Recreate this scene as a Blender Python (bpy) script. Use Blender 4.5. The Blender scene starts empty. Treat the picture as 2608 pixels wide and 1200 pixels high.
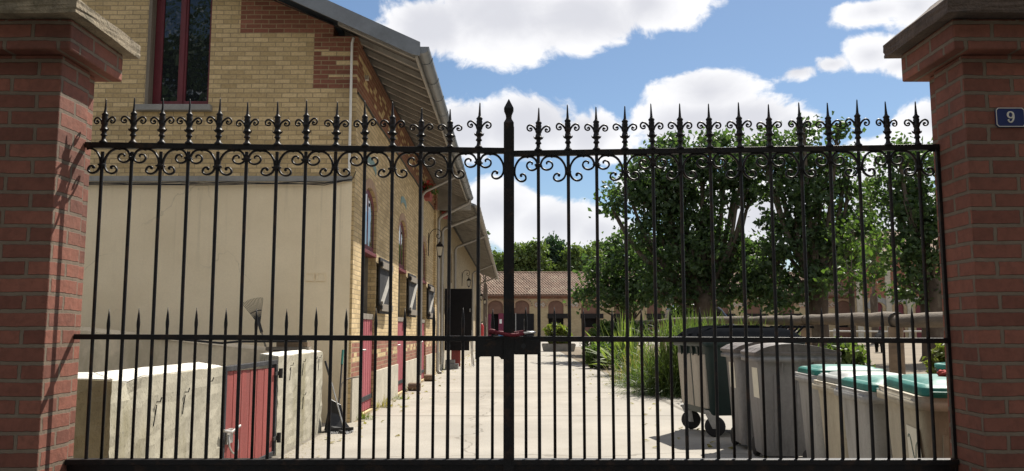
import bpy, bmesh, math, random
from mathutils import Vector, Matrix
from mathutils.geometry import tessellate_polygon
R = math.radians
rnd = random.Random(7)
S = bpy.context.scene
C = S.collection

# ------------------------------------------------------------------ camera
EYE = 1.32
PITCH = math.atan(238 / 2125)
cam = bpy.data.cameras.new('camera')
cam.sensor_width = 36.0
cam.lens = 2125 / 2608 * 36.0
cam.clip_start = 0.05
cam.clip_end = 5000
co = bpy.data.objects.new('camera', cam)
C.objects.link(co)
co.location = (0, 0, EYE)
co.rotation_euler = (R(90) + PITCH, 0, 0)
S.camera = co

# ------------------------------------------------------------------ light
SUN = Vector((.41, .769, 1.0)).normalized()
SUN_EL = math.asin(SUN.z)
SUN_AZ = math.atan2(SUN.x, SUN.y)
ld = bpy.data.lights.new('sun', 'SUN')
ld.energy = 5.0
ld.angle = R(.5)
ld.color = (1.0, .94, .84)
lo = bpy.data.objects.new('sun', ld)
C.objects.link(lo)
lo.location = SUN * 40
lo.rotation_euler = SUN.to_track_quat('Z', 'Y').to_euler()
S.view_settings.view_transform = 'Standard'
S.view_settings.look = 'None'
S.view_settings.exposure = 0.8
S.view_settings.gamma = 1.0
S.view_settings.use_curve_mapping = False


class NT:
    """small helper for node trees"""
    def __init__(self, tree):
        self.t = tree
        self.n = tree.nodes
        self.l = tree.links

    def new(self, typ, ins=None, **kw):
        nd = self.n.new(typ)
        for k, v in kw.items():
            setattr(nd, k, v)
        for k, v in (ins or {}).items():
            self.set(nd, k, v)
        return nd

    def set(self, nd, k, v):
        s = nd.inputs[k]
        if isinstance(v, bpy.types.NodeSocket):
            self.l.new(v, s)
        else:
            if isinstance(v, tuple) and len(v) == 3 and s.type == 'RGBA':
                v = (*v, 1)
            s.default_value = v

    def m(self, op, a, b=0.0, c=None, clamp=False):
        nd = self.new('ShaderNodeMath', {0: a, 1: b}, operation=op, use_clamp=clamp)
        if c is not None:
            self.set(nd, 2, c)
        return nd.outputs[0]

    def mix(self, f, a, b, blend='MIX'):
        nd = self.n.new('ShaderNodeMix')
        nd.data_type = 'RGBA'
        nd.blend_type = blend
        self.set(nd, 0, f)
        self.set(nd, 6, a)
        self.set(nd, 7, b)
        return nd.outputs[2]

    def step(self, x, lo_, hi_):
        nd = self.new('ShaderNodeMapRange', {0: x, 1: lo_, 2: hi_, 3: 0.0, 4: 1.0}, interpolation_type='SMOOTHSTEP')
        return nd.outputs[0]

    def noise(self, vec, scale, detail=4, rough=.55, w=None):
        nd = self.new('ShaderNodeTexNoise', {'Vector': vec, 'Scale': scale, 'Detail': detail, 'Roughness': rough})
        return nd.outputs['Fac']


# ------------------------------------------------------------------ world
W = bpy.data.worlds.new('World')
S.world = W
W.use_nodes = True
wt = NT(W.node_tree)
wt.n.clear()
out = wt.new('ShaderNodeOutputWorld')
bg = wt.new('ShaderNodeBackground')
bg.inputs['Strength'].default_value = .055
sky = wt.new('ShaderNodeTexSky', sky_type='NISHITA', sun_disc=False)
sky.sun_elevation = SUN_EL
sky.sun_rotation = SUN_AZ
sky.air_density = 1.0
sky.dust_density = .3
sky.ozone_density = 3.0
tc = wt.new('ShaderNodeTexCoord')
dirv = tc.outputs['Generated']
sx = wt.new('ShaderNodeSeparateXYZ', {0: dirv})
az = wt.m('ARCTAN2', sx.outputs[0], sx.outputs[1])
el = wt.m('ARCSINE', sx.outputs[2])


def pix_dir(u, v):
    a = (u - 1304) / 2125
    b = (600 - v) / 2125
    y = math.cos(PITCH) - math.sin(PITCH) * b
    z = math.sin(PITCH) + math.cos(PITCH) * b
    return math.atan2(a, y), math.asin(z / math.sqrt(a * a + y * y + z * z))


# clouds: centre and half axes of each cumulus in azimuth and elevation
CL = [(1100, 70, 150, 85), (1280, 50, 260, 115), (1480, 40, 230, 95), (1650, 10, 150, 70),
      (1190, 330, 130, 85), (1330, 320, 190, 90), (1500, 345, 110, 70),
      (1800, 235, 150, 65), (1770, 310, 190, 75), (1900, 310, 160, 75), (2010, 325, 70, 55),
      (1270, 530, 130, 80), (1400, 570, 170, 75), (1520, 590, 120, 50),
      (2030, 182, 60, 26), (2120, 163, 60, 25), (2215, 140, 75, 42), (2300, 165, 70, 26),
      (2230, 28, 120, 30), (2340, 12, 90, 55), (2370, 310, 85, 55), (2330, 375, 130, 30),
      (1960, 545, 230, 95), (2250, 520, 130, 110), (1700, 480, 120, 60)]
cv_ = wt.new('ShaderNodeVectorMath', {0: dirv, 1: (1.0, 1.0, 1.35)}, operation='MULTIPLY').outputs[0]
wrp = wt.new('ShaderNodeTexNoise', {'Vector': cv_, 'Scale': 7.0, 'Detail': 3.0})
cw = wt.new('ShaderNodeVectorMath', {0: cv_, 1: wt.new('ShaderNodeVectorMath', {0: wrp.outputs['Color'], 3: .09}, operation='SCALE').outputs[0]}, operation='ADD').outputs[0]
wn = wt.noise(cw, 9.0, 9, .58)
wn2 = wt.noise(cw, 26.0, 6, .62)
field = None
for (u, v, ru, rv) in CL:
    a0, e0 = pix_dir(u, v)
    wa, we = ru / 2300, rv / 2200
    da = wt.m('MULTIPLY', wt.m('SUBTRACT', az, a0), 1 / wa)
    de = wt.m('MULTIPLY', wt.m('SUBTRACT', el, e0), 1 / we)
    q = wt.m('ADD', wt.m('MULTIPLY', da, da), wt.m('MULTIPLY', de, de))
    # flat bases: the field grows slowly to the outside
    b = wt.m('MULTIPLY', wt.m('SUBTRACT', 1.0, wt.m('SQRT', q)), min(1.0, .35 + rv / 130))
    field = b if field is None else wt.new('ShaderNodeMath', {0: field, 1: b, 2: .08}, operation='SMOOTH_MAX').outputs[0]
# unseen loose cloud outside the view, added to set the ambient light
rest = wt.m('MULTIPLY', wt.m('SUBTRACT', wt.noise(dirv, 2.6, 4, .5), .47), 3.0)
behind = wt.step(wt.m('ABSOLUTE', az), .62, .95)
rest = wt.m('SUBTRACT', rest, wt.m('MULTIPLY', wt.m('SUBTRACT', 1.0, behind), 4.0))
field = wt.m('MAXIMUM', field, rest)
fld = wt.m('ADD', field, wt.m('MULTIPLY', wt.m('SUBTRACT', wn, .5), 1.9))
fld = wt.m('ADD', fld, wt.m('MULTIPLY', wt.m('SUBTRACT', wn2, .5), .75))
mask = wt.step(fld, -.13, .16)
# bright billows and rims, greyer hearts and bases
core = wt.step(wt.m('ADD', wt.m('MULTIPLY', field, 1.0), wt.m('MULTIPLY', wt.m('SUBTRACT', .5, wn), 1.5)), -.1, .85)
ccol = wt.mix(core, (11.0, 11.0, 11.2), (7.7, 7.8, 8.4))
lown = wt.step(el, .26, .0)
ccol = wt.mix(wt.m('MULTIPLY', lown, .4), ccol, (8.0, 8.2, 8.7))
skyc = wt.mix(1.0, sky.outputs[0], (.98, 1.02, 1.03), 'MULTIPLY')
haze_low = wt.m('MULTIPLY', wt.step(el, .16, .0), .6)
skyc = wt.mix(haze_low, skyc, (7.0, 7.7, 8.6))
fin = wt.mix(mask, skyc, ccol)
wt.l.new(fin, bg.inputs['Color'])
wt.l.new(bg.outputs[0], out.inputs[0])


# ------------------------------------------------------------------ helpers
def srgb(r, g, b):
    def f(c):
        c /= 255
        return c / 12.92 if c <= .04045 else ((c + .055) / 1.055) ** 2.4
    return (f(r), f(g), f(b))


class MB:
    """collects geometry for ONE mesh object (world coordinates unless told otherwise)"""
    def __init__(self):
        self.v = []
        self.f = []
        self.sm = []

    def add(self, vs, fs, smooth=False):
        o = len(self.v)
        self.v += [tuple(p) for p in vs]
        self.f += [tuple(i + o for i in q) for q in fs]
        self.sm += [smooth] * len(fs)
        return self

    def box(self, x0, x1, y0, y1, z0, z1):
        vs = [(x, y, z) for x in (x0, x1) for y in (y0, y1) for z in (z0, z1)]
        return self.add(vs, [(0, 1, 3, 2), (4, 6, 7, 5), (0, 4, 5, 1), (2, 3, 7, 6), (0, 2, 6, 4), (1, 5, 7, 3)])

    def hexa(self, bot, top):
        """bot, top: 4 points each, same order"""
        vs = list(bot) + list(top)
        return self.add(vs, [(3, 2, 1, 0), (4, 5, 6, 7)] + [(i, (i + 1) % 4, 4 + (i + 1) % 4, 4 + i) for i in range(4)])

    def bar(self, p0, p1, w, h, up=(0, 0, 1)):
        p0, p1 = Vector(p0), Vector(p1)
        d = (p1 - p0).normalized()
        s = d.cross(Vector(up))
        if s.length < 1e-5:
            s = d.cross(Vector((0, 1, 0)))
        s.normalize()
        t = s.cross(d)
        s *= w / 2
        t *= h / 2
        return self.hexa([p0 - s - t, p0 + s - t, p0 + s + t, p0 - s + t], [p1 - s - t, p1 + s - t, p1 + s + t, p1 - s + t])

    def tube(self, pts, r, n=8, cap=True, smooth=True, flat=None):
        pts = [Vector(p) for p in pts]
        rs = r if isinstance(r, (list, tuple)) else [r] * len(pts)
        vs, fs = [], []
        ref = None
        for i, p in enumerate(pts):
            d = (pts[min(i + 1, len(pts) - 1)] - pts[max(i - 1, 0)])
            if d.length < 1e-9:
                d = Vector((0, 0, 1))
            d.normalize()
            if ref is None:
                ref = Vector((0, 1, 0)) if abs(d.y) < .9 else Vector((1, 0, 0))
            s = (ref - d * ref.dot(d))
            if s.length < 1e-4:
                s = d.orthogonal()
            s.normalize()
            ref = s
            t = d.cross(s)
            fl = flat or 1.0
            for k in range(n):
                a = 2 * math.pi * k / n
                vs.append(p + s * (rs[i] * fl * math.cos(a)) + t * (rs[i] * math.sin(a)))
        for i in range(len(pts) - 1):
            for k in range(n):
                fs.append((i * n + k, i * n + (k + 1) % n, (i + 1) * n + (k + 1) % n, (i + 1) * n + k))
        self.add(vs, fs, smooth)
        if cap:
            o = len(pts) - 1
            self.add(vs[:n], [tuple(range(n - 1, -1, -1))])
            self.add(vs[o * n:], [tuple(range(n))])
        return self

    def lathe(self, prof, c=(0, 0, 0), n=12, smooth=True, square=False):
        """prof: (radius, height) from the bottom up"""
        vs, fs = [], []
        for (r, z) in prof:
            for k in range(n):
                a = 2 * math.pi * (k + (.5 if square else 0)) / n
                vs.append((c[0] + r * math.cos(a), c[1] + r * math.sin(a), c[2] + z))
        for i in range(len(prof) - 1):
            for k in range(n):
                fs.append((i * n + k, i * n + (k + 1) % n, (i + 1) * n + (k + 1) % n, (i + 1) * n + k))
        fs.append(tuple(range(n - 1, -1, -1)))
        o = (len(prof) - 1) * n
        fs.append(tuple(o + k for k in range(n)))
        return self.add(vs, fs, smooth)

    def prism(self, poly, holes, axis, a, b):
        """2-D outline with holes pushed from a to b along an axis ('x': poly is (y, z); 'y': (x, z); 'z': (x, y))"""
        def p3(p, t):
            return {'x': (t, p[0], p[1]), 'y': (p[0], t, p[1]), 'z': (p[0], p[1], t)}[axis]
        loops = [list(poly)] + [list(h) for h in holes]
        flat = [p for l in loops for p in l]
        tri = tessellate_polygon([[Vector((p[0], p[1], 0)) for p in l] for l in loops])
        n = len(flat)
        vs = [p3(p, a) for p in flat] + [p3(p, b) for p in flat]
        fs = [tuple(t) for t in tri] + [tuple(n + i for i in reversed(t)) for t in tri]
        o = 0
        for l in loops:
            k = len(l)
            fs += [(o + i, o + (i + 1) % k, n + o + (i + 1) % k, n + o + i) for i in range(k)]
            o += k
        return self.add(vs, fs)

    def build(self, name, mat, parent=None, local=False, bevel=0, fix=True, loc=None):
        org = Vector((0, 0, 0))
        if parent is not None and not local:
            q = parent
            while q is not None:
                org += q.location
                q = q.parent
        if loc is not None:
            org += Vector(loc)
        me = bpy.data.meshes.new(name)
        me.from_pydata([(p[0] - org.x, p[1] - org.y, p[2] - org.z) for p in self.v] if not local else self.v, [], self.f)
        me.polygons.foreach_set('use_smooth', self.sm)
        if fix:
            bm = bmesh.new()
            bm.from_mesh(me)
            bmesh.ops.recalc_face_normals(bm, faces=bm.faces)
            bm.to_mesh(me)
            bm.free()
        me.materials.append(mat)
        o = bpy.data.objects.new(name, me)
        C.objects.link(o)
        if loc is not None:
            o.location = loc
        if parent is not None:
            o.parent = parent
        if bevel:
            md = o.modifiers.new('bevel', 'BEVEL')
            md.width = bevel
            md.segments = 2
            md.limit_method = 'ANGLE'
        return o


def tag(o, label=None, cat=None, group=None, kind=None):
    for k, v in (('label', label), ('category', cat), ('group', group), ('kind', kind)):
        if v:
            o[k] = v
    return o


def thing(name, loc, label, cat, group=None, rz=0):
    o = bpy.data.objects.new(name, None)
    C.objects.link(o)
    o.location = loc
    o.rotation_euler = (0, 0, rz)
    o.empty_display_size = .2
    return tag(o, label, cat, group)


def copy_tree(o, parent=None):
    c = o.copy()
    C.objects.link(c)
    c.parent = parent
    for ch in list(o.children):
        copy_tree(ch, c)
    return c


def catmull(pts, n=5):
    P = [Vector(p) for p in pts]
    res = []
    for i in range(len(P) - 1):
        p0, p1, p2, p3 = P[max(i - 1, 0)], P[i], P[i + 1], P[min(i + 2, len(P) - 1)]
        for k in range(n):
            t = k / n
            res.append(.5 * ((2 * p1) + (-p0 + p2) * t + (2 * p0 - 5 * p1 + 4 * p2 - p3) * t * t + (-p0 + 3 * p1 - 3 * p2 + p3) * t ** 3))
    res.append(P[-1])
    return res


# ------------------------------------------------------------------ materials
def new_mat(name):
    m = bpy.data.materials.new(name)
    m.use_nodes = True
    t = NT(m.node_tree)
    t.n.clear()
    o = t.new('ShaderNodeOutputMaterial')
    p = t.new('ShaderNodeBsdfPrincipled')
    t.l.new(p.outputs[0], o.inputs[0])
    g = t.new('ShaderNodeNewGeometry')
    return m, t, p, g.outputs['Position'], o


def plain(name, col, rough=.6, var=.25, scale=6.0, bump=.0, bscale=40, metal=0.0, spec=.4, col2=None, stretch=None, coat=0, speck=0):
    """one base colour broken up by noise, with optional second colour in patches"""
    m, t, p, pos, o = new_mat(name)
    v = pos
    if stretch:
        mp = t.new('ShaderNodeMapping', {'Vector': pos, 'Scale': stretch})
        v = mp.outputs[0]
    n1 = t.noise(v, scale, 6, .6)
    n2 = t.noise(pos, scale * 9, 3, .6)
    f = t.m('ADD', t.m('MULTIPLY', n1, .7), t.m('MULTIPLY', n2, .3))
    dark = tuple(c * (1 - var) for c in col)
    light = tuple(min(1, c * (1 + var * .6)) for c in col)
    c = t.mix(t.step(f, .3, .7), dark, light)
    if col2:
        c = t.mix(t.m('MULTIPLY', t.step(t.noise(v, scale * .6, 7, .68), .5, .68), .85), c, col2)
    if speck:
        c = t.mix(t.m('MULTIPLY', t.step(t.noise(pos, scale * 30, 2, .5), .62, .7), speck), c, tuple(x * .3 for x in col))
    t.set(p, 'Base Color', c)
    t.set(p, 'Roughness', rough)
    t.set(p, 'Metallic', metal)
    t.set(p, 'Specular IOR Level', spec)
    if coat:
        t.set(p, 'Coat Weight', coat)
    if bump:
        b = t.new('ShaderNodeBump', {'Height': t.noise(v, bscale, 5, .6), 'Strength': bump, 'Distance': .01})
        t.l.new(b.outputs[0], p.inputs['Normal'])
    return m


def brick(name, c1, c2, mortar, w=.23, h=.07, mw=.008, dirt=.35, rough=.85, zones=None, axis=None, bump=.6, off=(0, 0), squash=None, chip=.006):
    """brick wall laid in world metres; zones(t, px, py, pz, rand) -> (factor, colour a, colour b) picks other bricks for bands"""
    m, t, p, pos, o = new_mat(name)
    s = t.new('ShaderNodeSeparateXYZ', {0: pos})
    g = t.new('ShaderNodeNewGeometry')
    nx = t.new('ShaderNodeSeparateXYZ', {0: g.outputs['True Normal']})
    sel = t.m('GREATER_THAN', t.m('ABSOLUTE', nx.outputs[0]), .6)
    u = t.m('ADD', t.m('MULTIPLY', sel, s.outputs[1]), t.m('MULTIPLY', t.m('SUBTRACT', 1.0, sel), s.outputs[0]))
    u = t.m('ADD', u, off[0])
    zz = t.m('ADD', s.outputs[2], off[1])
    # wobble so that courses are not ruler straight
    wob = t.m('ADD', t.m('MULTIPLY', t.m('SUBTRACT', t.noise(pos, 3.0, 2), .5), .016), t.m('MULTIPLY', t.m('SUBTRACT', t.noise(pos, 38.0, 3), .5), chip))
    vec = t.new('ShaderNodeCombineXYZ', {0: t.m('ADD', u, wob), 1: t.m('ADD', zz, t.m('MULTIPLY', wob, .7))}).outputs[0]
    ins = {'Vector': vec, 'Scale': 1.0, 'Mortar Size': mw, 'Mortar Smooth': .25, 'Bias': 0.0, 'Brick Width': w, 'Row Height': h}
    b = t.new('ShaderNodeTexBrick', {**ins, 'Color1': (0, 0, 0), 'Color2': (1, 1, 1), 'Mortar': (.5, .5, .5)}, offset=.5, squash=squash or 1.0)
    rand = t.new('ShaderNodeRGBToBW', {0: b.outputs['Color']}).outputs[0]
    fac = b.outputs['Fac']
    n = t.noise(pos, 30, 5, .65)
    base = t.mix(rand, c1, c2)
    if zones:
        for (f, a, bb) in zones(t, s.outputs[0], s.outputs[1], s.outputs[2], rand):
            base = t.mix(f, base, t.mix(rand, a, bb))
    base = t.mix(t.m('MULTIPLY', t.step(n, .35, .75), .5), base, t.mix(.55, base, (.02, .015, .012)))
    mor = t.mix(t.noise(pos, 18, 4), tuple(c * .6 for c in mortar), mortar)
    colr = t.mix(fac, base, mor)
    stain = t.noise(pos, 1.1, 6, .65)
    colr = t.mix(t.m('MULTIPLY', t.step(stain, .45, .75), dirt), colr, t.mix(.75, colr, (.03, .025, .02)))
    colr = t.mix(t.m('MULTIPLY', t.step(t.noise(pos, 2.3, 5, .6), .55, .8), dirt * .5), colr, t.mix(.5, colr, mortar))
    t.set(p, 'Base Color', colr)
    t.set(p, 'Roughness', rough)
    t.set(p, 'Specular IOR Level', .25)
    hgt = t.m('ADD', t.m('MULTIPLY', t.m('SUBTRACT', 1.0, fac), 1.0), t.m('MULTIPLY', n, .35))
    bp = t.new('ShaderNodeBump', {'Height': hgt, 'Strength': bump, 'Distance': .012})
    t.l.new(bp.outputs[0], p.inputs['Normal'])
    return m


def leafmat(name, c1, c2, trans=.45, scale=3.0):
    m, t, p, pos, o = new_mat(name)
    n = t.noise(pos, scale, 3)
    n2 = t.noise(pos, 23.0, 2)
    c = t.mix(t.step(t.m('ADD', t.m('MULTIPLY', n, .55), t.m('MULTIPLY', n2, .45)), .36, .64), c1, c2)
    t.set(p, 'Base Color', c)
    t.set(p, 'Roughness', .5)
    t.set(p, 'Specular IOR Level', .35)
    tr = t.new('ShaderNodeBsdfTranslucent', {'Color': t.mix(1.0, c, (1.2, 1.35, .55), 'MULTIPLY')})
    mx = t.new('ShaderNodeMixShader', {0: trans})
    t.l.new(p.outputs[0], mx.inputs[1])
    t.l.new(tr.outputs[0], mx.inputs[2])
    t.l.new(mx.outputs[0], o.inputs[0])
    return m


M = {}
M['iron'] = plain('painted wrought iron', (.008, .0065, .0068),   .5, .4, 25, .16, 130, spec=.3, col2=(.040, .021, .012))
M['pillar'] = brick('dark red pillar brick', (.17, .064, .044), (.285, .108, .072), (.225, .17, .122), w=.232, h=.0735, mw=.0095, dirt=.55, bump=.9, chip=.011)
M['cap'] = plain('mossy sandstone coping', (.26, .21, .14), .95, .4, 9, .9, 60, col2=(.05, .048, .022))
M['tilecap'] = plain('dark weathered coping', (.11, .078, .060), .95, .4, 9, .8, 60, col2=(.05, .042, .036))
M['plaster'] = plain('cream plaster render', (.80, .69, .50), .9, .06, 1.0, .2, 220, col2=(.72, .61, .44), stretch=(1, 1, .35), speck=.12)
m, t, p, pos, o = new_mat('cream plaster render')
sp_ = t.new('ShaderNodeSeparateXYZ', {0: pos})
zz_ = sp_.outputs[2]
base = t.mix(t.step(t.noise(pos, .8, 6, .6), .3, .7), (.74, .62, .43), (.85, .725, .52))
base = t.mix(t.m('MULTIPLY', t.step(t.noise(pos, 60, 3), .35, .7), .18), base, (.60, .50, .35))
stv = t.new('ShaderNodeMapping', {'Vector': pos, 'Scale': (5.5, 1, .22)}).outputs[0]
streak = t.m('MULTIPLY', t.step(t.noise(stv, 1.6, 5, .65), .52, .72), t.step(zz_, 1.6, 3.5))
base = t.mix(t.m('MULTIPLY', streak, .42), base, (.40, .335, .23))
splash = t.m('MULTIPLY', t.step(t.m('ADD', zz_, t.m('MULTIPLY', t.noise(pos, 2.5, 6, .7), 1.4)), 2.1, .9), .55)
base = t.mix(splash, base, (.36, .31, .22))
vor = t.new('ShaderNodeTexVoronoi', {'Vector': t.new('ShaderNodeVectorMath', {0: pos, 1: t.new('ShaderNodeVectorMath', {0: t.new('ShaderNodeTexNoise', {'Vector': pos, 'Scale': 2.0, 'Detail': 6.0}).outputs['Color'], 3: .7}, operation='SCALE').outputs[0]}, operation='ADD').outputs[0], 'Scale': .42}, feature='DISTANCE_TO_EDGE')
crk = t.m('MULTIPLY', t.step(vor.outputs['Distance'], .006, .0015), t.step(t.noise(pos, .7, 2), .54, .64))
base = t.mix(t.m('MULTIPLY', crk, .26), base, (.25, .21, .15))
t.set(p, 'Base Color', base)
t.set(p, 'Roughness', .92)
t.set(p, 'Specular IOR Level', .2)
bb_ = t.new('ShaderNodeBump', {'Height': t.noise(pos, 160, 4), 'Strength': .25, 'Distance': .004})
t.l.new(bb_.outputs[0], p.inputs['Normal'])
M['plaster'] = m
M['concrete_wall'] = plain('stained cast concrete', (.38, .35, .27), .92, .22, 2.2, .5, 70, col2=(.21, .185, .105), stretch=(1, 1, .45), speck=.6)
M['concrete_dark'] = plain('mossy cast concrete', (.25, .205, .115), .95, .35, 2.5, .5, 70, col2=(.12, .095, .045), stretch=(1, 1, .5), speck=.4)
M['concrete_sunlit'] = plain('concrete with painted sunlight', (.68, .65, .58), .9, .12, 4, .4, 70)  # sunlight on the wall tops is painted into this pale colour
M['concrete_back'] = plain('grey shuttered concrete', (.68, .57, .41), .92, .22, 2.0, .4, 60, col2=(.44, .37, .25), stretch=(1, 1, .4))
M['redwood'] = plain('faded red painted planks', (.27, .052, .044), .7, .3, 5, .3, 60, stretch=(1, 1, .15), col2=(.20, .055, .048), speck=.4)
M['pinkdoor'] = plain('sun bleached raspberry paint', (.31, .065, .08), .65, .18, 5, .15, 60, stretch=(1, 1, .2), col2=(.36, .085, .10))
M['darkred'] = plain('dark red window paint', (.13, .018, .026), .5, .2, 6, .05)
M['zinc'] = plain('weathered zinc', (.20, .215, .235), .45, .15, 3, .05, metal=.35, col2=(.15, .16, .17))
M['pipe'] = plain('galvanised pipe', (.33, .31, .28), .5, .15, 3, .05, metal=.3)
M['oldwood'] = plain('grey weathered timber', (.20, .17, .135), .85, .3, 4, .4, 50, stretch=(3, 3, .3))
M['soffit'] = plain('grey soffit boards', (.15, .135, .12), .85, .25, 4, .3, 40)
M['rafter'] = plain('pale grey rafters', (.36, .335, .30), .85, .25, 4, .3, 40)
M['greydoor'] = plain('grey black stable leaf', (.03, .03, .034), .65, .4, 8, .2, 50, col2=(.06, .06, .064), spec=.2)
M['palewood'] = plain('pale bare brace', (.42, .40, .36), .8, .2, 9, .2)
M['blackdoor'] = plain('black painted sheet door', (.006, .0055, .007), .55, .4, 6, .05, spec=.2)
M['steel'] = plain('bare steel', (.45, .44, .42), .4, .2, 20, 0, metal=.6)
M['black'] = plain('black plastic', (.014, .014, .016), .45, .3, 9, .05, spec=.4)
M['rubber'] = plain('wheel rubber', (.018, .017, .018), .8, .3, 9, .1)
M['binlid'] = plain('black bin lid', (.010, .011, .013), .65, .3, 5, .05, spec=.0)
M['brownlid'] = plain('faded brown bin lid', (.14, .12, .11), .55, .35, 4, .08, spec=.2)
M['greenlid'] = plain('bleached green bin lid', (.022, .15, .12), .5, .3, 5, .1, 60, spec=.2, col2=(.07, .22, .185), speck=.2)
M['greylid'] = plain('dusty grey bin lid', (.24, .25, .23), .5, .25, 5, .06)
M['bingrey'] = plain('grey bin plastic', (.21, .202, .196), .6, .2, 3, .1, 90, spec=.2, col2=(.11, .103, .098), stretch=(2.2, 2.2, .5), speck=.25)
M['binpale'] = plain('pale grey bin plastic', (.29, .28, .26), .6, .18, 3, .1, 90, spec=.2, col2=(.18, .17, .155), stretch=(2.2, 2.2, .5), speck=.25)
M['bincream'] = plain('dusty beige bin plastic', (.37, .325, .24), .6, .18, 3, .1, 90, spec=.2, col2=(.24, .205, .145), stretch=(2.2, 2.2, .5), speck=.25)
M['bingreen'] = plain('dark green container plastic', (.010, .024, .022), .5, .3, 3, .05)
M['binsheen'] = plain('container side with painted reflection', (.33, .30, .25), .6, .25, 4, .08, 60, col2=(.17, .155, .13), stretch=(1, 1, .25))  # reflected sky and ground painted as a pale colour, plus dirt streaks
M['paper'] = plain('paper label', (.66, .62, .50), .8, .08, 20)
M['greenink'] = plain('dark green print', (.22, .27, .22), .8, .1, 20)
M['log'] = plain('debarked log', (.22, .155, .10), .9, .3, 3, .6, 30, col2=(.14, .10, .07), stretch=(.4, .4, 3))
M['rail'] = plain('weathered log rail', (.135, .105, .075), .9, .4, 6, .9, 40, col2=(.075, .06, .043), stretch=(1, .25, 2))
M['bark'] = plain('plane bark', (.085, .062, .045), .95, .45, 2.5, .9, 14, col2=(.14, .115, .085), stretch=(1, 1, .5))
M['branch'] = plain('pale branch bark', (.11, .09, .068), .9, .4, 2.5, .6, 20, col2=(.09, .07, .05))
M['leaf'] = leafmat('plane leaves', (.036, .070, .034), (.085, .128, .056), .5)
M['leaf_far'] = leafmat('far leaves', (.075, .115, .035), (.14, .185, .07), .4, 1.0)
M['leaf_young'] = leafmat('young tree leaves', (.045, .085, .026), (.10, .15, .045), .5, 3)
M['leaf_blue'] = leafmat('bluish far leaves', (.03, .065, .04), (.05, .09, .055), .35, 1.0)
M['leaf_bush'] = leafmat('bush leaves', (.058, .092, .028), (.13, .172, .06), .5, 4)
M['leaf_dark'] = leafmat('dark shrub leaves', (.05, .095, .025), (.11, .165, .045), .45, 4)
M['leaf_yellow'] = leafmat('yellow green leaves', (.10, .13, .035), (.19, .21, .06), .5, 4)
M['straw'] = leafmat('dry grass', (.22, .185, .08), (.36, .30, .14), .4, 6)
M['blade'] = leafmat('sword leaves', (.10, .15, .045), (.23, .27, .095), .45, 4)
M['rope'] = plain('red rope', (.50, .06, .045), .8, .25, 60, .8, 220)
M['redfab'] = plain('dark red lock sleeve', (.16, .012, .022), .7, .3, 40, .4, 200)
M['blue'] = plain('blue plastic', (.02, .12, .26), .4, .15, 6)
M['redpl'] = plain('red plastic', (.45, .03, .03), .4, .15, 6)
M['white'] = plain('white paint', (.75, .74, .70), .5, .06, 6)
M['enamel'] = plain('blue enamel', (.012, .022, .10), .3, .12, 20, spec=.5)
M['number'] = plain('cream enamel numeral', (.62, .58, .50), .4, .06, 20)
M['stone'] = plain('grey stone sill', (.27, .265, .25), .85, .18, 6, .3, 60)
M['plinth'] = plain('grey rendered plinth', (.44, .40, .32), .9, .18, 3, .3, 60, col2=(.33, .30, .23))
M['cable'] = plain('black cable', (.02, .018, .017), .6, .2, 9)
M['van'] = plain('dark paint', (.014, .016, .02), .25, .1, 5, coat=.6)
M['carglass'] = plain('dark car glass', (.008, .009, .011), .08, .1, 5)
M['pony'] = plain('black pony coat', (.008, .007, .007), .95, .3, 8, spec=.05)
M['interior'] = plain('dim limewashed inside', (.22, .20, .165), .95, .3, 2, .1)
M['turq'] = plain('turquoise glazed brick', (.16, .25, .22), .5, .2, 10)
M['archbrick'] = plain('pink arch bricks', (.36, .235, .15), .85, .25, 9, .3, 60)
M['tile'] = plain('clay tile', (.235, .155, .11), .9, .4, 1.3, .3, 30, col2=(.36, .29, .21))
M['brownshut'] = plain('brown shutter boards', (.16, .085, .06), .85, .2, 3, .1)
M['magenta'] = plain('magenta painted door', (.16, .02, .05), .6, .15, 3)
M['dark'] = plain('black timber and painted interior shade', (.012, .010, .010), .9, .2, 3)  # near black for rails; on inner walls the shade is painted in

# glass of the windows: reflects, and lets one see a little way in
m, t, p, pos, o = new_mat('window glass')
t.set(p, 'Base Color', (.012, .014, .017, 1))
t.set(p, 'Roughness', .03)
t.set(p, 'Specular IOR Level', .9)
bq = t.new('ShaderNodeBump', {'Height': t.noise(pos, 3.0, 2), 'Strength': .12, 'Distance': .05})
t.l.new(bq.outputs[0], p.inputs['Normal'])
M['glass'] = m
m, t, p, pos, o = new_mat('frosted lantern glass')
t.set(p, 'Base Color', (.62, .58, .50, 1))
t.set(p, 'Roughness', .35)
tr = t.new('ShaderNodeBsdfTranslucent', {'Color': (.8, .76, .66, 1)})
mx = t.new('ShaderNodeMixShader', {0: .5})
t.l.new(p.outputs[0], mx.inputs[1]); t.l.new(tr.outputs[0], mx.inputs[2]); t.l.new(mx.outputs[0], o.inputs[0])
M['lampglass'] = m

CREAM1, CREAM2, MORT = (.47, .345, .175), (.68, .515, .285), (.39, .30, .18)
RED1, RED2 = (.21, .08, .052), (.31, .125, .082)


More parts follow.
